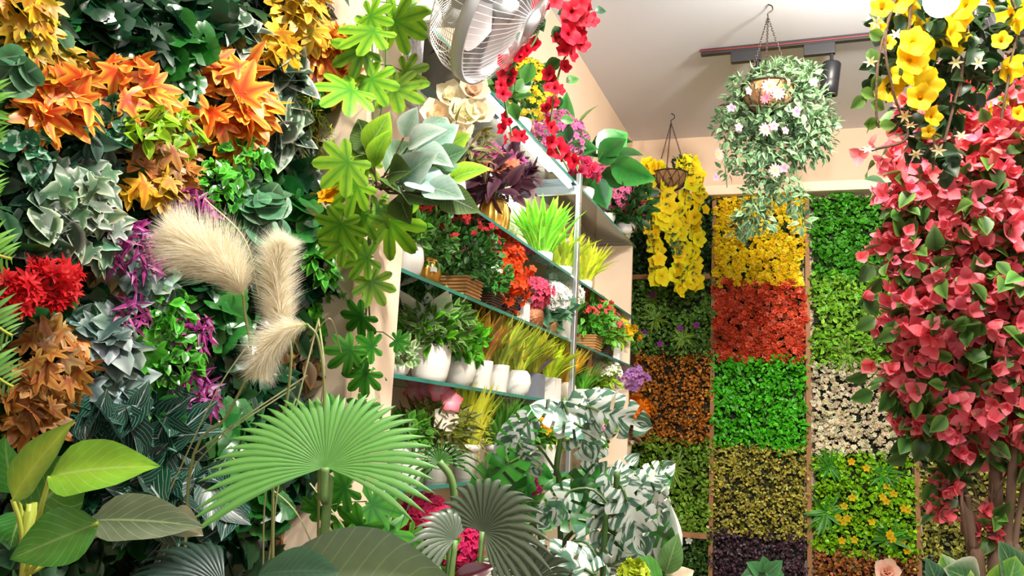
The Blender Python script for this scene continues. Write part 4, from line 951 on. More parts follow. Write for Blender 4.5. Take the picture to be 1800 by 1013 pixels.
# main bright palm
D = 1.22; hub = at(572, 822, D); k = D/FPX; base = np.array([hub[0]-.03, hub[1]+.02, 0])
rt = thing('fan_palm', base, 'bright green fan palm leaf on a straight stem, front centre', 'fan palm')
F = Fol()
def Lm(t):   # t 0 left-low .. 1 right-low
    xs = [0, .1, .25, .4, .5, .6, .75, .9, 1]; ys = [225, 215, 195, 175, 168, 180, 200, 205, 170]
    return float(np.interp(t, xs, ys))*k
nrm = nz(-CF*.9+CU*.45)
fan_leaf(F, hub, CU*.85+CF*.5, -CF*.72+CU*.68, Lm, -114, 114, 38, (124, 184, 96), (88, 156, 70), join=.62, droop=.2, wseg=1.1, fold=.014)
F.build('palm_leaf', leafmat('palm_satin', rough=.4, vein=.0, transl=.3, var=.08), rt)
stalk(rt, [hub, at(570, 880, D), at(568, 960, D), (hub[0]-.03, hub[1]+.02, .3)], [.007]*26, mat('palm_stem', (112, 150, 84), .5, var=.15, scale=40))
floor_planter(rt, base)
# small palm seen from behind
D = 1.45; hub = at(772, 812, D); k = D/FPX; b2 = at(790, 1000, D); base = np.array([b2[0], b2[1], 0])
rt = thing('fan_palm', base, 'smaller fan palm leaf drooping from a curved stem before the shelves', 'fan palm')
F = Fol(); fan_leaf(F, hub, CU*.75-CR*.15+CF*.4, -CF*.35+CU*.9, lambda t: float(np.interp(t, [0, .3, .6, 1], [84, 90, 96, 120]))*k, -130, 112, 15, (64, 120, 36), (40, 92, 28), join=.22, droop=.8, fold=.03)
F.build('palm_leaf', MATS['palm_satin'], rt)
stalk(rt, [hub, at(792, 838, D), at(799, 880, D), at(794, 940, D), b2, (base[0], base[1], .3)], .0065, MATS['palm_stem']); floor_planter(rt, base)
# dark palms
D = 1.35; k = D/FPX
rt = thing('fan_palm', at(862, 1150, D)*[1, 1, 0], 'dull grey-green fan palm leaves spreading low in front of the shelves', 'fan palm')
DK = leafmat('palm_dull', rough=.38, transl=.12, var=.12)
for (x, y, dd, L0, a0, a1, N) in ((848, 935, CR*.45+CU*.7, 135, -110, 120, 24), (800, 950, -CR*.6+CU*.6, 84, -90, 90, 16), (935, 1025, CR*.2+CU*.8, 105, -80, 80, 13)):
    F = Fol(); hub = at(x, y, D); fan_leaf(F, hub, dd, -CF*.6+CU*.75, lambda t: L0*k*(.8+.35*math.sin(PI*t)), a0, a1, N, (112, 124, 104), (74, 92, 74), join=.62, droop=.4, fold=.02); F.build('palm_leaf', DK, rt)
    stalk(rt, [hub, hub-np.array([0, 0, .12]), at(862, 1150, D), at(862, 1150, D)*[1, 1, 0]+[0, 0, .3]], .005, MATS['palm_stem'])
floor_planter(rt, at(862, 1150, D)*[1, 1, 0])
D = 1.0; k = D/FPX
rt = thing('fan_palm', at(330, 1250, D)*[1, 1, 0], 'very dark blue-green fan palm leaf along the bottom left', 'fan palm')
for (x, y, dd, L0, N) in ((395, 1035, CU*.3+CR*-.7, 165, 16), (440, 1040, CU*.35+CR*.7, 120, 12)):
    F = Fol(); hub = at(x, y, D); fan_leaf(F, hub, dd, -CF*.45+CU*.85, lambda t: L0*k*(.8+.3*math.sin(PI*t)), -60, 60, N, (34, 62, 52), (20, 44, 38), join=.66, droop=.3, fold=.02); F.build('palm_leaf', DK, rt)
    stalk(rt, [hub, hub-np.array([0, 0, .2]), at(330, 1250, D)*[1, 1, 0]+[0, 0, .3]], .005, MATS['palm_stem'])
floor_planter(rt, at(330, 1250, D)*[1, 1, 0])

# ================================================================== FERN FRONDS AT THE LEFT EDGE
def frond(F, base, tip, Ll, n, cC, cE, nrm, arch=.05):
    base = np.array(base); tip = np.array(tip); mid = (base+tip)/2+np.array([0, 0, arch]); P_ = np.array(spline([base, mid, tip], n)); nrm = nz(nrm)
    for sd in (-1, 1):
        tan = unit(np.gradient(P_, axis=0)); s = np.cross(tan, nrm)*sd
        u = np.linspace(0, 1, n); L_ = Ll*np.sin(PI*(u*.86+.12))**.7
        F.add(LANCE[:2], P_, unit(s+tan*.45), nrm, L_, cC, cE, .08)
    return P_
FR = [((-60, 300), (-14, 190)), ((-70, 380), (-8, 260)), ((-80, 470), (-4, 350)), ((-90, 560), (20, 455)), ((-80, 650), (22, 590)), ((-80, 740), (24, 680))]
rt = thing('boston_fern', at(-90, 1500, .95)*[1, 1, 0], 'bright green fern fronds reaching in from the left edge', 'fern')
for i, (a, b) in enumerate(FR):
    F = Fol(); D = .95+.03*(i % 3); P_ = frond(F, at(a[0]*2, a[1]+30, D), at(*b, D), .05, 22, (130, 190, 84), (100, 164, 60) if i < 4 else (104, 150, 90), -CF+CR*.1+CU*.3)
    fo = F.build('frond', LEAF, rt); MB().tube(P_, .0018, 5).build('frond_rib', STEML, fo)
MB().tube([at(-120, 400, .97), at(-110, 700, .97), at(-90, 1500, .95)*[1, 1, 0]+[0, 0, .3]], .012, 8).build('trunk', STEMB, rt); floor_planter(rt, at(-90, 1500, .95)*[1, 1, 0])

# ================================================================== PHILODENDRON BOTTOM LEFT
D = .95; base = at(50, 1400, D)*[1, 1, 0]
rt = thing('philodendron', base, 'yellow-green philodendron with broad leaves at the bottom left corner', 'philodendron')
PH = [((172, 920), (8, 982), .95, (96, 160, 66), (66, 136, 48), (.1, .1), .34), ((22, 878), (96, 742), 1.0, (170, 196, 60), (110, 160, 60), (-.3, .0), .2), ((88, 838), (254, 800), .97, (150, 196, 50), (120, 176, 50), (.1, .6), .26),
      ((50, 905), (135, 820), 1.05, (70, 130, 44), (60, 116, 40), (.2, .1), .5), ((160, 915), (338, 905), 1.02, (90, 112, 76), (116, 136, 100), (.0, .7), .22), ((30, 870), (-10, 780), 1.05, (60, 140, 50), (50, 120, 44), (-.2, 0), .45), ((40, 900), (10, 960), 1.08, (50, 124, 40), (44, 110, 40), (0, 0), .6), ((300, 905), (345, 935), 1.03, (200, 190, 160), (170, 170, 140), (0, .3), .3)]
for (bp, tp_, DD, cC, cE, tl, w) in PH:
    F = Fol(); tpl = [oval(w, rows=10, curl=.22, fold=.28, peak=.36, cols=(-1, -.75, -.4, 0, .4, .75, 1), wave=.06, base=.1)]
    b3, t3 = at(*bp, DD), at(*tp_, DD-.04)
    leaf_bt(F, tpl, b3, t3, cC, cE, nz(-CF+CR*tl[0]+CU*(.2+tl[1]))); o = F.build('leaf', VEINL, rt, sm=True)
    MB().tube(spline([b3, at((bp[0]*.5+25), (bp[1]+1013)/2-20, DD), at(45, 1013, 1.0)], 14), [.003]*14, 6).build('leaf_stalk', STEML, o, sm=True)
MB().tube(spline([at(40, 960, 1.0), at(45, 1013, 1.0), base+[0, 0, .3]], 10), [.005+.0004*i for i in range(10)], 8).build('stem', STEML, rt, sm=True); floor_planter(rt, base)
# broad olive leaf bottom centre
D = 1.0; base = at(520, 1500, D)*[1, 1, 0]; rt = thing('broad_leaf_plant', base, 'broad olive ribbed leaf arching along the bottom centre edge', 'foliage plant')
F = Fol(); leaf_bt(F, [oval(.3, rows=12, curl=.1, fold=.25, peak=.5, cols=(-1, -.7, -.35, 0, .35, .7, 1))], at(440, 1045, D), at(820, 1020, D+.05), (60, 84, 24), (42, 66, 24), nz(-CF*.7+CU*.8)); F.build('leaf', leafmat('leaf_ribbed', vein=.25, nveins=12, veincol=(110, 130, 70), sharp=.7), rt)
F = Fol(); leaf_bt(F, [oval(.28, rows=10, curl=.2, fold=.25, peak=.5, cols=(-1, -.7, -.35, 0, .35, .7, 1))], at(455, 1010, D), at(585, 990, D-.03), (40, 70, 50), (60, 92, 64), nz(-CF*.7+CU*.8)); F.build('leaf', MATS['leaf_ribbed'], rt)
MB().tube([at(445, 1045, D), at(470, 1200, D), base+[0, 0, .3]], .006, 6).build('stem', STEM, rt); floor_planter(rt, base)

# ================================================================== MONSTERAS
def mono(lab, spots, D, cC, cE, m, trunk, basepx, name='monstera', tp=MONST, p=1.2, stemm=STEM):
    base = at(*basepx, D)*[1, 1, 0]; rt = thing(name, base, lab, 'monstera'); T0 = [at(x, y, D) for x, y in trunk]
    MB().tube(spline(T0+[base+[0, 0, .3]], 24), .006, 7).build('trunk', stemm, rt, sm=True)
    for (x, y, R, ang, tilt) in spots:
        Dp = D+rng.uniform(-.1, .1); c = at(x, y, Dp); k_ = Dp/FPX; a = math.radians(ang); d = nz(CR*math.sin(a)+CU*math.cos(a)-CF*.15); nn = nz(-CF+CU*tilt*1.6+rnd(1)[0]*.35)
        s = 2*R*k_*.92; F = Fol(); b_ = c-d*s*.5; F.add(tp, b_, d, nn, s, cC, cE, .08, p); o = F.build('leaf', m, rt)
        # the stalk runs to the nearest point of the trunk below the leaf
        q = min(T0, key=lambda t: np.linalg.norm(t-b_)+(.2 if t[2] > b_[2] else 0))
        MB().tube(spline([b_+d*s*.2, b_, (b_+q)/2+np.array([0, 0, .02]), q], 10), .0028, 5).build('leaf_stalk', stemm, o)
    floor_planter(rt, base)
mono('dark green monstera with split leaves left of the marbled one', [(870, 830, 56, -120, .2), (905, 770, 50, 20, .5), (920, 815, 52, 100, .4), (900, 860, 60, 170, .2), (930, 845, 44, 130, .3), (860, 875, 44, -140, .3), (1075, 825, 78, -60, .6), (1050, 885, 66, -90, .7), (1120, 860, 56, 60, .5), (1010, 860, 50, 30, .6), (1090, 945, 54, -150, .4), (990, 905, 52, -70, .6), (1150, 930, 50, 120, .4)],
     1.75, (24, 84, 26), (46, 116, 36), GLOSS, [(880, 900), (880, 820), (895, 780)][::-1] + [(960, 1000)], (960, 1500))
mono('tall marbled white and green monstera in front of the aluminium post', [(1010, 760, 62, 160, .2), (1085, 735, 62, 110, .3), (905, 770, 46, -140, .3), (985, 730, 50, -60, .6), (1040, 700, 40, 60, .7), (925, 810, 36, 160, .1), (1045, 790, 50, 150, .2)],
     1.7, (60, 100, 76), (84, 128, 104), VARIEG, [(992, 700), (988, 760), (978, 830), (985, 940)], (1000, 1500), p=.9)
mono('low marbled white monstera cluster at the bottom right of the shelves', [(1080, 835, 44, 20, .3), (1070, 905, 62, -170, .1), (1115, 915, 66, 160, .1), (1160, 880, 46, 150, .2), (1060, 985, 66, 120, .5), (975, 890, 46, -130, .4), (1000, 985, 60, -60, .5), (1110, 975, 50, 60, .4), (1150, 840, 40, 60, .4), (960, 1000, 44, -60, .4)],
     1.6, (64, 104, 80), (90, 134, 110), VARIEG, [(1085, 830), (1080, 900), (1060, 1000)], (1060, 1500), p=.8)
# bottom right corner plants
def simple_plant(name, lab, cat, D, basepx, leaves, tpf, m, stemm=STEM, p=1.):
    base = at(*basepx, D)*[1, 1, 0]; rt = thing(name, base, lab, cat); hub = at(basepx[0], 1080, D)
    for (bx, by, tx, ty, w, cC, cE) in leaves:
        F = Fol(); b3, t3 = at(bx, by, D+rng.uniform(-.04, .04)), at(tx, ty, D+rng.uniform(-.06, .02)); leaf_bt(F, [tpf(w)], b3, t3, cC, cE, nz(-CF+CU*.5+rnd(1)[0]*.15), p=p); o = F.build('leaf', m, rt)
        MB().tube([b3, (b3+hub)/2, hub], .0025, 5).build('leaf_stalk', stemm, o)
    MB().tube([hub, base+[0, 0, .3]], .006, 6).build('stem', stemm, rt); floor_planter(rt, base, .14); return rt
big = lambda w: oval(w, rows=9, curl=.3, fold=.25, peak=.42, cols=(-1, -.7, -.35, 0, .35, .7, 1), wave=.03)
simple_plant('prayer_plant', 'light green prayer plant with pale veins at the bottom, right of the monsteras', 'foliage plant', 1.7, (1160, 1500), [(1165, 1030, 1095, 970, .3, (70, 130, 50), (90, 150, 60)), (1170, 1010, 1190, 945, .3, (80, 130, 60), (100, 150, 80)), (1165, 1030, 1225, 1000, .3, (190, 170, 150), (220, 205, 180))], big, VEINL)
simple_plant('rubber_plant', 'brown-backed leaves standing between marbled monstera leaves', 'foliage plant', 2.0, (1120, 1500), [(1130, 1010, 1120, 900, .3, (96, 60, 14), (120, 80, 24)), (1120, 1010, 1095, 930, .3, (80, 48, 12), (110, 70, 20)), (1150, 1010, 1175, 870, .28, (120, 130, 120), (190, 196, 184)), (1160, 1000, 1185, 890, .2, (60, 84, 66), (150, 160, 140))], big, VEINF)
simple_plant('umbrella_plant', 'green umbrella plant leaves at the bottom before the dark purple panel', 'foliage plant', 2.6, (1345, 1500), [(1345, 1008, 1345, 982, .4, (60, 120, 70), (84, 150, 90)), (1345, 1010, 1305, 1012, .4, (60, 120, 70), (84, 150, 90)), (1345, 1010, 1385, 1008, .4, (60, 120, 70), (84, 150, 90)), (1345, 1012, 1320, 990, .35, (60, 120, 70), (84, 150, 90)), (1345, 1012, 1372, 990, .35, (60, 120, 70), (84, 150, 90))], big, VEINF)
simple_plant('hosta', 'white-edged hosta leaves at the foot of the pink blossom tree', 'foliage plant', 2.1, (1700, 1500), [(1690, 1050, 1665, 970, .42, (60, 120, 40), (150, 180, 60)), (1720, 1030, 1680, 1000, .5, (50, 110, 60), (200, 214, 190)), (1760, 1060, 1795, 985, .5, (70, 130, 50), (130, 170, 60)), (1790, 1040, 1780, 960, .4, (50, 100, 60), (110, 140, 100)), (1650, 1040, 1640, 985, .4, (40, 90, 60), (80, 120, 90))], big, VEINL, p=3)
# yellow-green hydrangea and cream rose
c = at(1113, 1012, 1.5); rt = thing('hydrangea', c*[1, 1, 0], 'small lime green hydrangea ball at the bottom edge by the monsteras', 'flower')
F = Fol(); ball(F, c, .022, FOUR, .012, 200, (130, 160, 20), (190, 204, 50), inner=.8, wild=1.); F.build('blossoms', PETAL, rt); MB().tube([c, c*[1, 1, 0]+[0, 0, .3]], .004, 6).build('stem', STEM, rt); floor_planter(rt, c*[1, 1, 0], .1)
c = at(1559, 1008, 2.2); rt = thing('cream_rose', c*[1, 1, 0], 'cream garden rose with an orange heart at the bottom edge, left of the tree', 'flower')
F = Fol(); F.add(ROSE, c, (1, 0, 0), nz(-CF+CU*.6), .04, (236, 170, 90), (248, 236, 214), .02, .5); F.build('petals', PETAL, rt); MB().tube([c, c*[1, 1, 0]+[0, 0, .3]], .004, 6).build('stem', STEM, rt); floor_planter(rt, c*[1, 1, 0], .1)
c = at(840, 1010, 1.3); rt = thing('dark_red_leaf_plant', c*[1, 1, 0], 'single dark red leaf at the bottom edge below the leaning palm stem', 'foliage plant')
F = Fol(); leaf_bt(F, [big(.22)], at(795, 1020, 1.3), at(870, 992, 1.3), (60, 10, 20), (84, 20, 30), nz(-CF+CU*.5)); F.build('leaf', GLOSS, rt); MB().tube([at(797, 1020, 1.3), c*[1, 1, 0]+[0, 0, .3]], .004, 6).build('stem', STEM, rt); floor_planter(rt, c*[1, 1, 0], .1)
# clear plastic wrap tied around the top of the pillar
def plastic():
    m, nt, N, L = newmat('plastic_wrap')
    out = N.new('ShaderNodeOutputMaterial'); tr = N.new('ShaderNodeBsdfTransparent'); b = N.new('ShaderNodeBsdfPrincipled'); b.inputs['Base Color'].default_value = (*lin((206, 204, 208)), 1); b.inputs['Roughness'].default_value = .12; b.inputs['Specular IOR Level'].default_value = 1
    no = N.new('ShaderNodeTexNoise'); no.inputs['Scale'].default_value = 34; no.inputs['Detail'].default_value = 4; no.inputs['Distortion'].default_value = 1.5
    tc = N.new('ShaderNodeTexCoord'); L.new(tc.outputs['Object'], no.inputs[0]); bp = N.new('ShaderNodeBump'); bp.inputs['Strength'].default_value = 1; bp.inputs['Distance'].default_value = .02; L.new(no.outputs[0], bp.inputs['Height']); L.new(bp.outputs[0], b.inputs['Normal'])
    mx = N.new('ShaderNodeMixShader'); mx.inputs[0].default_value = .62; L.new(tr.outputs[0], mx.inputs[1]); L.new(b.outputs[0], mx.inputs[2]); L.new(mx.outputs[0], out.inputs[0]); return m
z0, z1 = float(onX(730, 205, XS)[2]), float(onX(725, 25, XS)[2])
tag(MB().box((XS+.012, 2.02, z0), (XS+.03, 2.112, z1+.3)).build('plastic_wrap', plastic(), origin=(XS+.02, 2.06, z0), bevel=.003), 'crumpled clear plastic wrap on the pillar below the fan bracket', 'plastic wrap')
# ================================================================== WALL FAN
FANP = mat('fan_plastic', (196, 200, 204), .35, var=.02); FANW = mat('fan_wire', (222, 218, 216), .3, metal=.3, var=.02); FANB = mat('fan_blade', (214, 212, 214), .35, var=.03); DARKM = mat('black_metal', (26, 27, 32), .45, var=.1)
def make_fan(center, axis, R, mountpt, lab, blades=3):
    ax = nz(axis); u = nz(np.cross(ax, (0, 0, 1.))); v = np.cross(ax, u); B = np.stack([u, v, ax], 1); c = np.array(center)
    rt = thing('wall_fan', mountpt, lab, 'fan')
    def P(r, a, z): return c+B @ np.array([r*math.cos(a), r*math.sin(a), z])
    w = MB(); n = 66
    for i in range(n):
        a = 2*PI*i/n
        w.tube([P(.035, a, .085), P(R*.3, a+.1, .088), P(R*.6, a+.2, .078), P(R*.85, a+.27, .05), P(R, a+.3, 0)], .0009, 3, False)
    w.build('front_grille', FANW, rt)
    w = MB()
    for i in range(n):
        a = 2*PI*i/n
        w.tube([P(.05, a, -.11), P(R*.5, a, -.115), P(R*.86, a, -.10), P(R*.97, a, -.06), P(R, a, 0)], .0009, 3, False)
    for rr, zz in ((R*.5, -.115), (R*.86, -.10)): w.tube([P(rr, 2*PI*i/48, zz) for i in range(49)], .0016, 4, False)
    w.build('rear_grille', FANW, rt)
    b = MB(); b.lathe([(R*.985, -.016), (R*1.02, -.016), (R*1.03, 0), (R*1.02, .016), (R*.985, .016), (R*.985, -.016)], c, n=72, ax=B); b.build('rim_band', FANP, rt, sm=True)
    MB().lathe([(.001, .098), (.03, .095), (.038, .085), (.036, .078)], c, n=32, ax=B).build('front_badge', FANP, rt, sm=True)
    for q in range(blades):
        F = Fol(); a = 2*PI*q/blades+.5; d = B @ np.array([math.cos(a), math.sin(a), 0]); nn = B @ np.array([-math.sin(a)*.45, math.cos(a)*.45, 1])
        b = MB(); vv = []; ff = []; m_ = 9
        for i in range(m_):
            s = i/(m_-1); r = .03+s*R*.82; hw = .02+.06*math.sin(PI*min(s*.75+.12, 1)); 
            for t in (-1, -.3, .4, 1): vv.append(P(1, 0, 0)*0+c+d*r+np.cross(ax, d)*hw*(t+.35)*1.1+ax*(.02*t*(1-s*.4)-.01))
        for i in range(m_-1):
            for j in range(3): ff.append((i*4+j, i*4+j+1, (i+1)*4+j+1, (i+1)*4+j))
        b.add(vv, ff); b.build('fan_blade', FANB, rt, sm=True)
    MB().lathe([(.03, .03), (.032, -.02), (.02, -.05)], c, n=24, ax=B).build('hub', FANP, rt, sm=True)
    MB().lathe([(.02, -.05), (.06, -.1), (.065, -.13), (.062, -.2), (.045, -.225), (.02, -.23)], c, n=32, ax=B).build('motor_housing', FANP, rt, sm=True)
    return rt, P
FD = 2.15; fc = at(884, 12, FD); fax = CR*.82-CU*.52-CF*.16
mp = onX(716, 22, XS+.01)
rt, P = make_fan(fc, fax, .205, mp, 'white wall fan with a wire grille mounted on the pillar, above the shelves')
j0 = at(792, 22, 2.33); tail = fc-nz(fax)*.21
arm = MB(); a = np.array([XS+.005, 2.03, mp[2]]); 
pts = [a, a+(j0-a)*.5, j0]; d = nz(j0-a); side = nz(np.cross(d, (0, 0, 1.))); upv = np.cross(side, d)
def slab(A, Bp, h0, h1, w):
    b = MB(); vv = []
    for q, h in ((A, h0), (Bp, h1)):
        for s, t in ((-1, -1), (1, -1), (1, 1), (-1, 1)): vv.append(q+side*w*s+upv*h*t)
    b.add(vv, [(0, 3, 2, 1), (4, 5, 6, 7), (0, 1, 5, 4), (1, 2, 6, 5), (2, 3, 7, 6), (3, 0, 4, 7)]); return b
slab(a, j0, .045, .036, .022).build('wall_arm', FANP, rt, bevel=.008)
MB().lathe([(.036, -.024), (.036, .024)], j0, n=28, ax=np.stack([d, upv, side], 1)).build('arm_joint', FANP, rt, sm=False, bevel=.003)
MB().lathe([(.01, -.03), (.01, .03)], j0, n=12, ax=np.stack([d, upv, side], 1)).build('joint_screw', DARKM, rt)
MB().tube([j0, (j0+tail)/2-np.array([0, 0, .01]), tail], [.022, .018, .022], 10).build('tilt_bracket', FANP, rt, sm=True)
MB().box((XS+.003, 1.93, mp[2]-.07), (XS+.02, 2.1, mp[2]+.09)).build('mounting_plate', FANP, rt, bevel=.004)

# ================================================================== TRACK LIGHTS
ZC = H
t0 = onZ(1232, 100, ZC-.045); t1 = onZ(1800, 47, ZC-.045); yt = (t0[1]+t1[1])/2
rt = thing('track_light', (t0[0], yt, H), 'black ceiling track with cylindrical spotlights', 'track light')
MB().box((t0[0], yt-.018, H-.035), (1.6, yt+.018, H-.001)).build('rail', DARKM, rt)
MB().tube([(t0[0]-.01, yt-.02, H-.012), (t0[0]+.4, yt-.022, H-.022), (1.6, yt-.02, H-.01)], .006, 6).build('cable', mat('red_brown_cable', (96, 30, 30), .5), rt)
def spot(x, axis, L_=.16, r=.045):
    MB().box((x-.12, yt-.02, H-.1), (x+.05, yt+.02, H-.035)).build('driver_box', DARKM, rt, bevel=.003)
    a = nz(axis); p0 = np.array([x+.03, yt, H-.1]); p1 = p0-np.array([0, 0, .06])
    MB().tube([p0, p1], .01, 8).build('swivel', DARKM, rt)
    u = nz(np.cross(a, (0, 1., 0.1))); v = np.cross(a, u)
    o = MB().lathe([(r*.85, 0), (r, .008), (r, L_*.55), (r*.985, L_*.56), (r, L_*.57), (r, L_), (r*.82, L_), (r*.8, L_-.03)], p1-a*.01, n=32, ax=np.stack([u, v, a], 1)).build('spotlight_head', DARKM, rt, sm=True)
    MB().lathe([(r*.8, L_-.028), (.001, L_-.03)], p1-a*.01, n=24, ax=np.stack([u, v, a], 1)).build('lens', mat('spot_lens', (250, 240, 220), .2, emit=(255, 236, 200), es=3), o)
xa = float(onY(1322, 100, yt)[0]); xb = float(onY(1452, 100, yt)[0])
spot(xa, (.25, .9, -.45)); spot(xb, (-.12, .1, -1), .19, .05); spot(1.02, (.3, .2, -1))
# bright round lamp at the top right
c = at(1655, 0, 1.6); rt = thing('ceiling_lamp', (c[0], c[1], H), 'dazzling round white lamp glaring behind the yellow flowers, top right', 'lamp')
MB().lathe([(.032*math.cos(t), .032*math.sin(t)) for t in np.linspace(-1.5, 1.5, 14)], c, n=28).build('bulb', mat('lamp_bulb', (255, 255, 255), .4, emit=(238, 244, 255), es=26), rt, sm=True)
MB().lathe([(.02, .028), (.034, .034), (.034, .1), (.012, .11)], c, n=28).build('lamp_holder', FANP, rt, sm=True); MB().tube([c+[0, 0, .1], (c[0], c[1], H)], .006, 8).build('cord', DARKM, rt)
c2 = at(1745, -60, 2.6); make_fan(c2, -CF*.55-CU*.45-CR*.4, .2, (c2[0], c2[1]+.35, H), 'second fan grille half hidden behind the yellow flowers, top right corner')
rt2 = [o for o in COL.objects if o.name.startswith('wall_fan') and o.type == 'EMPTY'][-1]; rt2.name = 'ceiling_fan'
MB().tube([c2+nz(CF*.55+CU*.45+CR*.4)*.2, (c2[0], c2[1]+.35, H)], .015, 10).build('mounting_rod', FANP, rt2)

# ================================================================== HANGING BASKETS
IRON = mat('dark_iron_wire', (52, 42, 36), .5, metal=.5); COCO = mat('coco_liner', (140, 104, 66), .9, var=.3, scale=50, bump=.6)
link_t = None
def chain(rt, a, b, r=.0016, s=.016):
    a = np.array(a); b = np.array(b); L_ = np.linalg.norm(b-a); n = int(L_/(s*.82)); d = (b-a)/L_; u = nz(np.cross(d, (.3, 1, 0))); v = np.cross(d, u); w = MB()
    for i in range(n):
        c = a+d*(i+.5)*L_/n; p = u if i % 2 else v
        w.tube([c+d*s*.58*math.cos(t)+p*s*.3*math.sin(t) for t in np.linspace(0, 2*PI, 11)], r, 4, False)
    w.build('chain', IRON, rt)
def basket(lab, hookpx, cpx, Rpx, off=(0, 0)):
    hk = onZ(*hookpx, H-.003); D = depth(hk); c = at(*cpx, D); c = np.array([hk[0], hk[1], c[2]]); R = Rpx*D/FPX
    rt = thing('hanging_basket', hk, lab, 'hanging basket')
    top = hk-np.array([0, 0, .07])
    MB().tube(spline([hk+[.0, 0, 0], hk+[.02, 0, -.012], hk+[.022, 0, -.035], hk+[0, 0, -.05], top], 20), .0035, 6).build('hook', IRON, rt)
    w = MB(); w.tube([c+[R*math.cos(t), R*math.sin(t), 0] for t in np.linspace(0, 2*PI, 37)], .004, 6, False)
    for k in range(12):
        a = 2*PI*k/12; w.tube([c+[R*math.cos(a+q*.5)*math.cos(q), R*math.sin(a+q*.5)*math.cos(q), -R*.95*math.sin(q)] for q in np.linspace(0, PI/2, 9)], .0022, 4, False)
        w.tube([c+[R*math.cos(a-q*.5)*math.cos(q), R*math.sin(a-q*.5)*math.cos(q), -R*.95*math.sin(q)] for q in np.linspace(0, PI/2, 9)], .0022, 4, False)
    w.build('wire_bowl', IRON, rt)
    MB().lathe([(R*.96*math.cos(q), -R*.92*math.sin(q)) for q in np.linspace(PI/2-.05, 0, 10)]+[(R*.9, .004), (R*.86, -.02)], c, n=28).build('coco_liner', COCO, rt, sm=True)
    for k in range(3): a = 2*PI*k/3+.5; chain(rt, top, c+[R*math.cos(a), R*math.sin(a), .0])
    return rt, c, R, D
rt, c, R, D = basket('hanging basket of grey-green foliage with pink daisies under the ceiling track', (1350, 8), (1322, 165), 48)
SG = leafmat('leaf_sage', rough=.5, transl=.2, var=.2); k = D/FPX
F = Fol(); ox = 1350
def blobpx(F, x, y, R_, n, tp, s, cC, cE, dz=0, **kw): cc = at(x, y, D+dz); ball(F, cc, R_*k, tp, s*k, n, cC, cE, **kw)
for (x, y, r_) in ((1330, 200, 34), (1300, 165, 18), (1370, 195, 34), (1345, 260, 34), (1385, 145, 38), (1415, 190, 44), (1430, 235, 36), (1300, 190, 30), (1285, 225, 30), (1345, 215, 40), (1375, 255, 42), (1410, 260, 30), (1300, 270, 26), (1350, 300, 30), (1335, 345, 30), (1325, 380, 24), (1375, 325, 26), (1280, 300, 16), (1400, 350, 18), (1410, 390, 12), (1300, 400, 18), (1345, 395, 16), (1450, 215, 20), (1445, 265, 14)):
    blobpx(F, x, y, r_*1.05, int(.16*r_*r_), OVAL+LANCE, 17, (72, 108, 66), (126, 158, 116), dz=rng.uniform(-.05, .06), up=-.1)
for (x, y, r_) in ((1365, 135, 30), (1395, 165, 34), (1372, 185, 26), (1335, 135, 18), (1300, 150, 16), (1350, 205, 24), (1420, 130, 22)): blobpx(F, x, y, r_, int(.17*r_*r_), OVAL+LANCE, 17, (72, 108, 66), (126, 158, 116), dz=-.13, up=.1)
F.build('trailing_foliage', SG, rt)
w = MB()
for pth in ([(1322, 165), (1290, 200), (1275, 270), (1278, 330)], [(1340, 170), (1350, 250), (1335, 330), (1300, 410)], [(1350, 170), (1390, 240), (1370, 330), (1345, 400)], [(1350, 160), (1430, 190), (1455, 260)], [(1360, 170), (1400, 300), (1412, 400)], [(1322, 170), (1318, 250), (1325, 390)]): w.tube(spline([at(x, y, D-.02) for x, y in pth], 16), .003, 5)
w.build('trailing_stems', STEM, rt)
for (x, y, s) in ((1352, 152, 15), (1368, 165, 13), (1347, 172, 12), (1400, 196, 10), (1345, 228, 13), (1360, 222, 10), (1263, 272, 13), (1362, 300, 14), (1378, 296, 10), (1298, 224, 9), (1315, 160, 9), (1430, 145, 9), (1285, 190, 9), (1258, 312, 8), (1380, 230, 8)):
    F = Fol(); F.add(DAISY if s > 11 else FIVE, at(x, y, D-.27), (0, 0, 1), nz(-CF+rnd(1)[0]*.3), s*k*.95, (214, 150, 40) if s > 12 else (222, 100, 124), (230, 140, 156), .05, .4); F.build('daisy', PETAL, rt)
# yellow basket
rt, c, R, D = basket('small hanging basket with four cascading strands of yellow flowers, near the back corner', (1180, 200), (1178, 312), 32)
k = D/FPX
strands = [[(1165, 305), (1140, 300), (1145, 380), (1152, 440), (1155, 502)], [(1190, 300), (1212, 290), (1200, 380), (1195, 450), (1200, 512)], [(1200, 300), (1228, 320), (1225, 400), (1215, 470), (1215, 500)], [(1175, 310), (1168, 370), (1185, 420), (1190, 445)]]
w = MB(); FF = Fol(); spots = []
for sI, pth in enumerate(strands):
    Q = spline([at(x, y, D-.08-.02*sI) for x, y in pth], 60); w.tube(Q, .0025, 5)
    for i in range(4, 60, 2 if sI < 3 else 3): spots.append(Q[i]+rng.normal(0, 1, 3)*[.022, .015, .008])
    for i in range(2, 60, 2): ball(FF, Q[i], .03, SMALL, .035, 5, (50, 90, 50), (90, 130, 84), wild=1.)
ball(FF, c+[-.09, 0, .03], .05, SMALL, .04, 50, (26, 56, 26), (50, 90, 44)); ball(FF, c+[.08, 0, .06], .06, SMALL, .04, 60, (26, 56, 26), (50, 90, 44))
w.build('trailing_stems', STEM, rt); FF.build('foliage', LEAF, rt)
for p in spots[:96]:
    F = Fol(); F.add(TRUMP+CUP5, p, (0, 0, 1), nz(-CF+rnd(1)[0]*.6+np.array([0, 0, .1])), 13*k*rng.uniform(.8, 1.3), (248, 206, 6), (255, 238, 40), .08); F.build('flower', PETAL, rt)

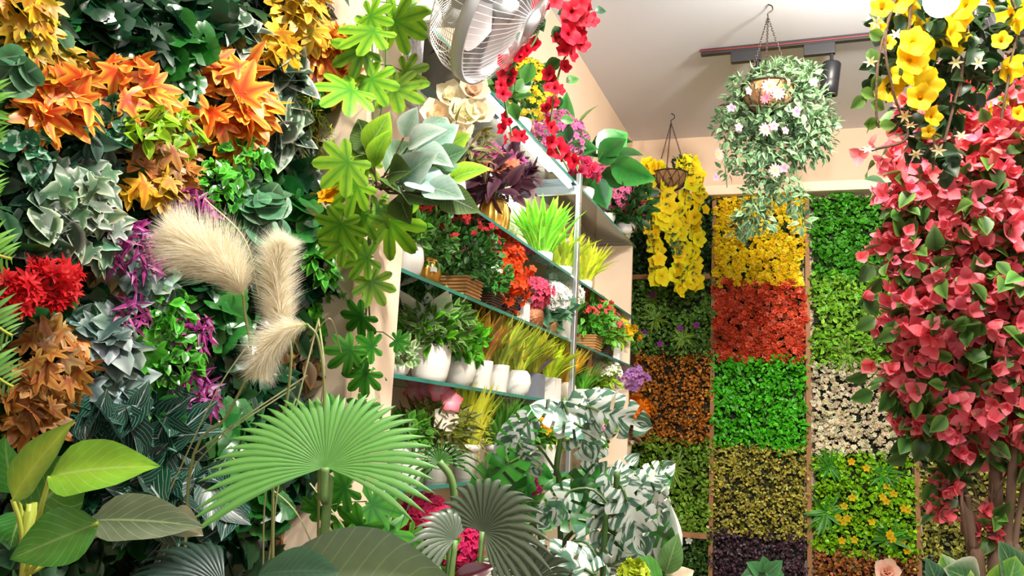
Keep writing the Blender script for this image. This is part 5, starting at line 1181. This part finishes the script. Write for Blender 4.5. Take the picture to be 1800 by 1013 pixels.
# ================================================================== YELLOW TRUMPET GARLAND, TOP RIGHT
D = 1.75; k = D/FPX; top = at(1640, -200, D); top[2] = H
rt = thing('flower_garland', top, 'garland of golden yellow trumpet flowers and dark leaves hanging top right', 'garland')
YF = [(1600, 12, 24), (1575, 0, 24), (1550, 14, 16), (1590, 38, 16), (1640, 30, 26), (1620, 60, 24), (1605, 75, 22), (1648, 55, 20), (1680, 30, 24), (1695, 8, 26), (1665, 55, 24), (1680, 75, 24), (1672, 62, 18), (1620, 85, 22), (1600, 105, 24), (1635, 90, 18), (1590, 130, 20), (1612, 130, 26), (1630, 150, 22), (1562, 157, 22), (1575, 155, 14), (1618, 172, 20), (1605, 185, 14), (1638, 205, 15), (1640, 228, 18), (1632, 232, 10), (1765, 70, 18), (1775, 25, 22), (1790, 35, 20), (1775, 120, 22), (1760, 72, 14), (1795, 5, 18), (1740, 5, 14), (1560, 75, 12), (1545, 50, 12), (1770, 175, 12), (1790, 200, 12), (1740, 190, 10)]
for (x, y, s) in YF:
    F = Fol(); D_ = D+rng.uniform(-.1, .1); F.add(TRUMP, at(x, y, D_), (0, 0, 1), nz(-CF*.9+rnd(1)[0]*.65-np.array([0, 0, .25])), s*k*1.15, (236, 160, 4), (253, 214, 24), .08); F.build('flower', PETAL, rt)
w = MB(); w.tube([at(1640, -200, D), top], .0028, 5)
vines = [[(1640, -200), (1600, 20), (1610, 120), (1640, 230), (1640, 300)], [(1640, -200), (1570, 10), (1545, 100), (1540, 190), (1545, 225)], [(1640, -200), (1700, 40), (1690, 130), (1660, 250)], [(1640, -200), (1780, 0), (1775, 120), (1760, 210)], [(1640, -200), (1560, 40), (1570, 160), (1595, 240), (1530, 265)], [(1680, 90), (1692, 120), (1686, 170)]]
for v_ in vines: w.tube(spline([at(x, y, D) for x, y in v_], 30), .0028, 5)
w.build('vine', STEMB, rt)
F = Fol()
for (x, y, r_, n) in ((1640, 40, 60, 70), (1600, 100, 60, 60), (1560, 60, 36, 20), (1545, 130, 30, 10), (1700, 80, 60, 60), (1680, 130, 50, 40), (1640, 200, 40, 30), (1770, 60, 50, 40), (1770, 110, 40, 30), (1590, 200, 30, 12), (1640, 270, 40, 26), (1600, 10, 50, 40), (1720, 10, 50, 16)):
    cc = at(x, y, D+.05); ball(F, cc, r_*k, WIDE, 34*k, n, (28, 54, 28), (56, 88, 50), inner=.1, up=-.3, wild=.9)
for (x, y) in ((1520, 170), (1512, 160), (1530, 180), (1518, 218), (1545, 222), (1528, 55), (1530, 85), (1540, 130), (1530, 205)):
    F.add(WIDE, at(x, y, D), CR*rng.normal(0, 1)+CU*rng.normal(-.3, .6), -CF+rnd(1)[0]*.4, 32*k, (70, 110, 40), (110, 150, 60), .15)
F.build('leaves', LEAF, rt)
for (x, y) in ((1530, 110), (1525, 265), (1575, 62), (1590, 205), (1600, 222), (1540, 40), (1680, 110), (1720, 112), (1690, 240), (1650, 265), (1610, 270)):
    F = Fol(); F.add(STAR, at(x, y, D-.05), (1, 0, 0), -CF+rnd(1)[0]*.4, 13*k, (226, 196, 120), (240, 230, 200), .06); F.build('pale_flower', PETAL, rt)

# ================================================================== RED FLOWER GARLANDS ABOVE THE SHELVES
def red_garland(lab, pth, spots, D, leafspots):
    k = D/FPX; top = at(*pth[0], D); top[2] = H; rt = thing('flower_garland', top, lab, 'garland')
    MB().tube([top]+spline([at(x, y, D) for x, y in pth], 30), .003, 5).build('vine', STEM, rt)
    for (x, y, s) in spots:
        F = Fol(); F.add(TRUMP+CUP5, at(x, y, D+rng.uniform(-.06, .04)), (0, 0, 1), nz(-CF+rnd(1)[0]*.55), s*k, (150, 6, 26), (216, 20, 50), .12); F.build('flower', PETAL, rt)
    F = Fol()
    for (x, y, s, q) in leafspots:
        cc = ((40, 96, 34), (80, 140, 56)) if q else ((24, 60, 34), (50, 90, 54)); F.add(WIDE, at(x, y, D+.03), CR*rng.normal(0, 1)+CU*rng.normal(-.2, .7), -CF+rnd(1)[0]*.4, s*k, *cc, .12)
    F.build('leaves', LEAF, rt)
rs = lambda L_: [(x+rng.normal(0, 3), y+rng.normal(0, 3), s) for x, y, s in L_]
red_garland('dense crimson flower garland hanging right of the fan', [(1010, -60), (1010, 60), (985, 120), (970, 200), (975, 250), (1000, 300)],
   [(1020, 5, 20), (1035, 15, 18), (1005, 20, 20), (1025, 35, 20), (1040, 35, 14), (1010, 45, 18), (1000, 60, 20), (985, 65, 14), (1015, 65, 20), (1022, 78, 16), (998, 82, 18), (978, 68, 12), (1005, 95, 14), (990, 90, 14), (993, 117, 12), (965, 130, 14), (970, 142, 12), (975, 155, 12), (962, 155, 10), (985, 158, 10), (972, 180, 12), (965, 215, 12), (970, 225, 12), (980, 262, 20), (995, 275, 14), (970, 250, 12), (1008, 285, 14), (960, 190, 10), (1030, 55, 14), (995, 35, 14)], 2.35,
   [(980, 25, 30, 0), (990, 10, 30, 1), (975, 45, 34, 0), (985, 105, 34, 1), (995, 145, 28, 1), (985, 185, 30, 1), (975, 240, 30, 0), (1000, 250, 34, 0), (985, 210, 26, 1), (985, 170, 24, 0), (1045, 20, 24, 0)])
red_garland('looser crimson flower garland hanging directly beside the fan grille', [(965, -80), (945, 60), (905, 110), (885, 150), (900, 240)],
   [(960, 8, 18), (975, 5, 16), (945, 14, 14), (930, 62, 16), (938, 78, 14), (905, 90, 15), (915, 98, 14), (885, 110, 15), (880, 135, 15), (892, 140, 14), (898, 130, 12), (884, 165, 14), (880, 150, 10), (888, 205, 10), (884, 225, 12), (905, 240, 14), (918, 240, 12), (890, 245, 10), (895, 215, 8), (925, 90, 12)], 2.2,
   [(940, 25, 34, 0), (950, 50, 34, 0), (935, 110, 44, 1), (905, 125, 34, 1), (915, 80, 30, 0), (870, 140, 40, 1), (905, 160, 40, 1), (910, 220, 30, 0), (900, 180, 34, 1), (870, 125, 30, 0), (960, 35, 24, 0)])

# ================================================================== PINK BLOSSOM TREE (BOUGAINVILLEA) ON THE RIGHT
D = 2.3; k = D/FPX; base = at(1750, 1500, D)*[1, 1, 0]
rt = thing('blossom_tree', base, 'pink bougainvillea tree with grey-brown trunks on the right', 'tree')
BARK = mat('tree_bark', (122, 98, 80), .85, var=.3, scale=30, bump=.6, stretch=(1, 1, .2))
trunks = [([(1722, 1030), (1712, 960), (1695, 880), (1685, 830), (1640, 600)], 11), ([(1752, 1030), (1748, 940), (1750, 840), (1740, 650), (1700, 350)], 13), ([(1772, 1030), (1770, 940), (1778, 850), (1790, 600), (1780, 250)], 9), ([(1786, 1030), (1785, 950), (1800, 850), (1840, 600)], 6), ([(1725, 1030), (1705, 980), (1692, 900), (1690, 860)], 4), ([(1700, 870), (1704, 900), (1716, 930)], 5)]
for (pth, r_) in trunks:
    P_ = [at(x, y, D+rng.uniform(-.03, .03)) for x, y in pth]
    if pth[0][1] > 1000: P_ = [base+rng.normal(0, .02, 3)*[1, 1, 0]+[0, 0, .3]]+P_
    n_ = 30; MB().tube(spline(P_, n_), [r_*k*(1.15-.5*i/n_) for i in range(n_)], 10).build('trunk', BARK, rt, sm=True)
floor_planter(rt, base, .22, .34)
BL = [(1640, 210, 60, 70), (1720, 230, 90, 110), (1790, 240, 90, 100), (1620, 330, 66, 90), (1700, 350, 100, 160), (1800, 370, 100, 150), (1600, 440, 54, 80), (1670, 470, 90, 150), (1770, 490, 110, 170), (1600, 560, 58, 90), (1660, 590, 90, 150), (1760, 620, 110, 170), (1602, 670, 50, 70), (1650, 700, 80, 120), (1740, 710, 84, 110), (1820, 690, 84, 100), (1612, 750, 34, 36), (1690, 785, 34, 30), (1795, 785, 44, 44), (1662, 850, 20, 18), (1655, 895, 17, 14), (1735, 905, 16, 9), (1736, 935, 16, 9), (1760, 170, 50, 44), (1850, 300, 100, 80), (1850, 560, 100, 90), (1560, 350, 20, 10), (1555, 280, 18, 8)]
pos = []; cen = []
for (x, y, r_, n) in BL:
    cc = at(x, y, D); u = unit(rnd(int(n*.92))); q = cc+u*r_*k*(rng.uniform(.25, 1.05, (len(u), 1))**.5)*np.array([1, 1.1, 1]); pos.append(q); cen.append(u)
pos = np.concatenate(pos); u = np.concatenate(cen)
vis = np.argsort((pos-CO) @ CF); pos = pos[vis]; u = u[vis]
lone = np.array([at(x, y, D) for x, y in ((1512, 455), (1516, 522), (1548, 345), (1566, 262), (1580, 420), (1530, 640))])
def bract(F, p, uu, s, tone=0):
    nn = unit(uu*.5-CF*.6+rnd(len(p))*.5); d = unit(np.cross(nn, rnd(len(p)))); F.add(BRACT, p, d, nn, s, (240, 96+tone, 116), (252, 142+tone, 152), .1, .8)
shown = np.concatenate([lone, pos[:90]])
for i, p in enumerate(shown[:98]):
    F = Fol(); bract(F, p[None], rnd(1), 23*k*rng.uniform(.85, 1.2)); F.build('flower', PETAL, rt)
F = Fol(); rest = pos[90:]; bract(F, rest, u[90:], 22*k*rng.uniform(.8, 1.2, len(rest)))
up = rest[rest[:, 2] > at(1700, 300, D)[2]]; bract(F, up+rnd(len(up))*.03, rnd(len(up)), 24*k, 14)
F.build('flowers', PETAL, rt)['kind'] = 'stuff'
F = Fol()
for (x, y, r_, n) in BL: ball(F, at(x, y, D), r_*k*1.02, WIDE, 38*k, int(n*.6), (44, 84, 34), (96, 144, 60), inner=.2, up=-.25, wild=.8, jit=.35)
for (x, y) in ((1525, 655), (1535, 690), (1520, 525), (1540, 560), (1535, 465), (1595, 800), (1600, 780), (1640, 850), (1545, 520), (1550, 490)): F.add(WIDE, at(x, y, D), CR*rng.normal(-.6, .5)-CU*.4, -CF+rnd(1)[0]*.3, 40*k, (44, 84, 30), (80, 124, 50), .12)
F.build('leaves', LEAF, rt)
w = MB()
for i in range(70):
    q = BL[rng.integers(0, len(BL))]; a = at(q[0], q[1], D); b_ = a+rng.normal(0, q[2]*k*.7, 3); e = at(1740+rng.normal(0, 15), min(q[1]+90, 900), D)
    w.tube(spline([e, (a+e)/2, a, b_], 8), .0028, 4)
for (x, y) in ((1512, 455), (1516, 522), (1530, 640), (1566, 262)): w.tube([at(x, y, D), at(x+70, y+30, D), at(x+120, y+60, D)], .002, 4)
for (a, b_) in (((1660, 800), (1655, 920)), ((1745, 850), (1740, 950)), ((1690, 830), (1690, 940))): w.tube([at(*a, D), at(*b_, D)], .003, 4)
w.build('twigs', BARK, rt)
# ================================================================== LIGHT
world = bpy.data.worlds.new('world'); scene.world = world; world.use_nodes = True
world.node_tree.nodes['Background'].inputs[0].default_value = (.9, .93, 1, 1); world.node_tree.nodes['Background'].inputs[1].default_value = .3
def area(name, loc, tgt, size, power, col=(1, .93, .84), sy=None):
    l = bpy.data.lights.new(name, 'AREA'); l.shape = 'RECTANGLE' if sy else 'DISK'; l.size = size
    if sy: l.size_y = sy
    l.energy = power; l.color = col
    o = bpy.data.objects.new(name, l); COL.objects.link(o); o.location = loc
    o.rotation_euler = (Vector(tgt)-Vector(loc)).to_track_quat('-Z', 'Y').to_euler()
    return o
area('ceiling_lamp_key', (.15, 1.1, 3.5), (-1.1, 2.9, 1.7), .12, 78)
area('ceiling_lamp_back', (.35, 3.6, 3.55), (-.1, 6.3, 1.8), .18, 72, (1, .92, .8))
area('ceiling_lamp_tree', (.5, .9, 3.5), (.5, 2.8, 1.8), .35, 72)
area('ceiling_lamp_front', (-.1, .1, 3.3), (-.9, 1.6, 1.5), .25, 12, (1, .98, .95))
area('ceiling_panel', (1.2, 2.5, 3.7), (1.2, 2.5, 0), 2.2, 24, (1, .95, .88), 4)
area('added_front_fill', (1.6, -1.2, 2.0), (-.4, 3, 2.6), 2.2, 28, (.94, .96, 1), 2)  # unseen fill light added on the camera's side to brighten the foreground
area('niche_glow', (XS-.04, 3.3, 2.66), (XW, 3.4, 2.4), .08, 2, (.82, .9, 1), 1.1)
area('added_ceiling_fill', (0, 3.2, 2.1), (0, 3.4, 3.78), 1.6, 17, (.82, .88, 1))  # unseen cool light added in mid-room to brighten the ceiling
scene.view_settings.view_transform = 'Standard'
scene.view_settings.look = 'None'
scene.view_settings.exposure = 0.0
scene.render.film_transparent = False
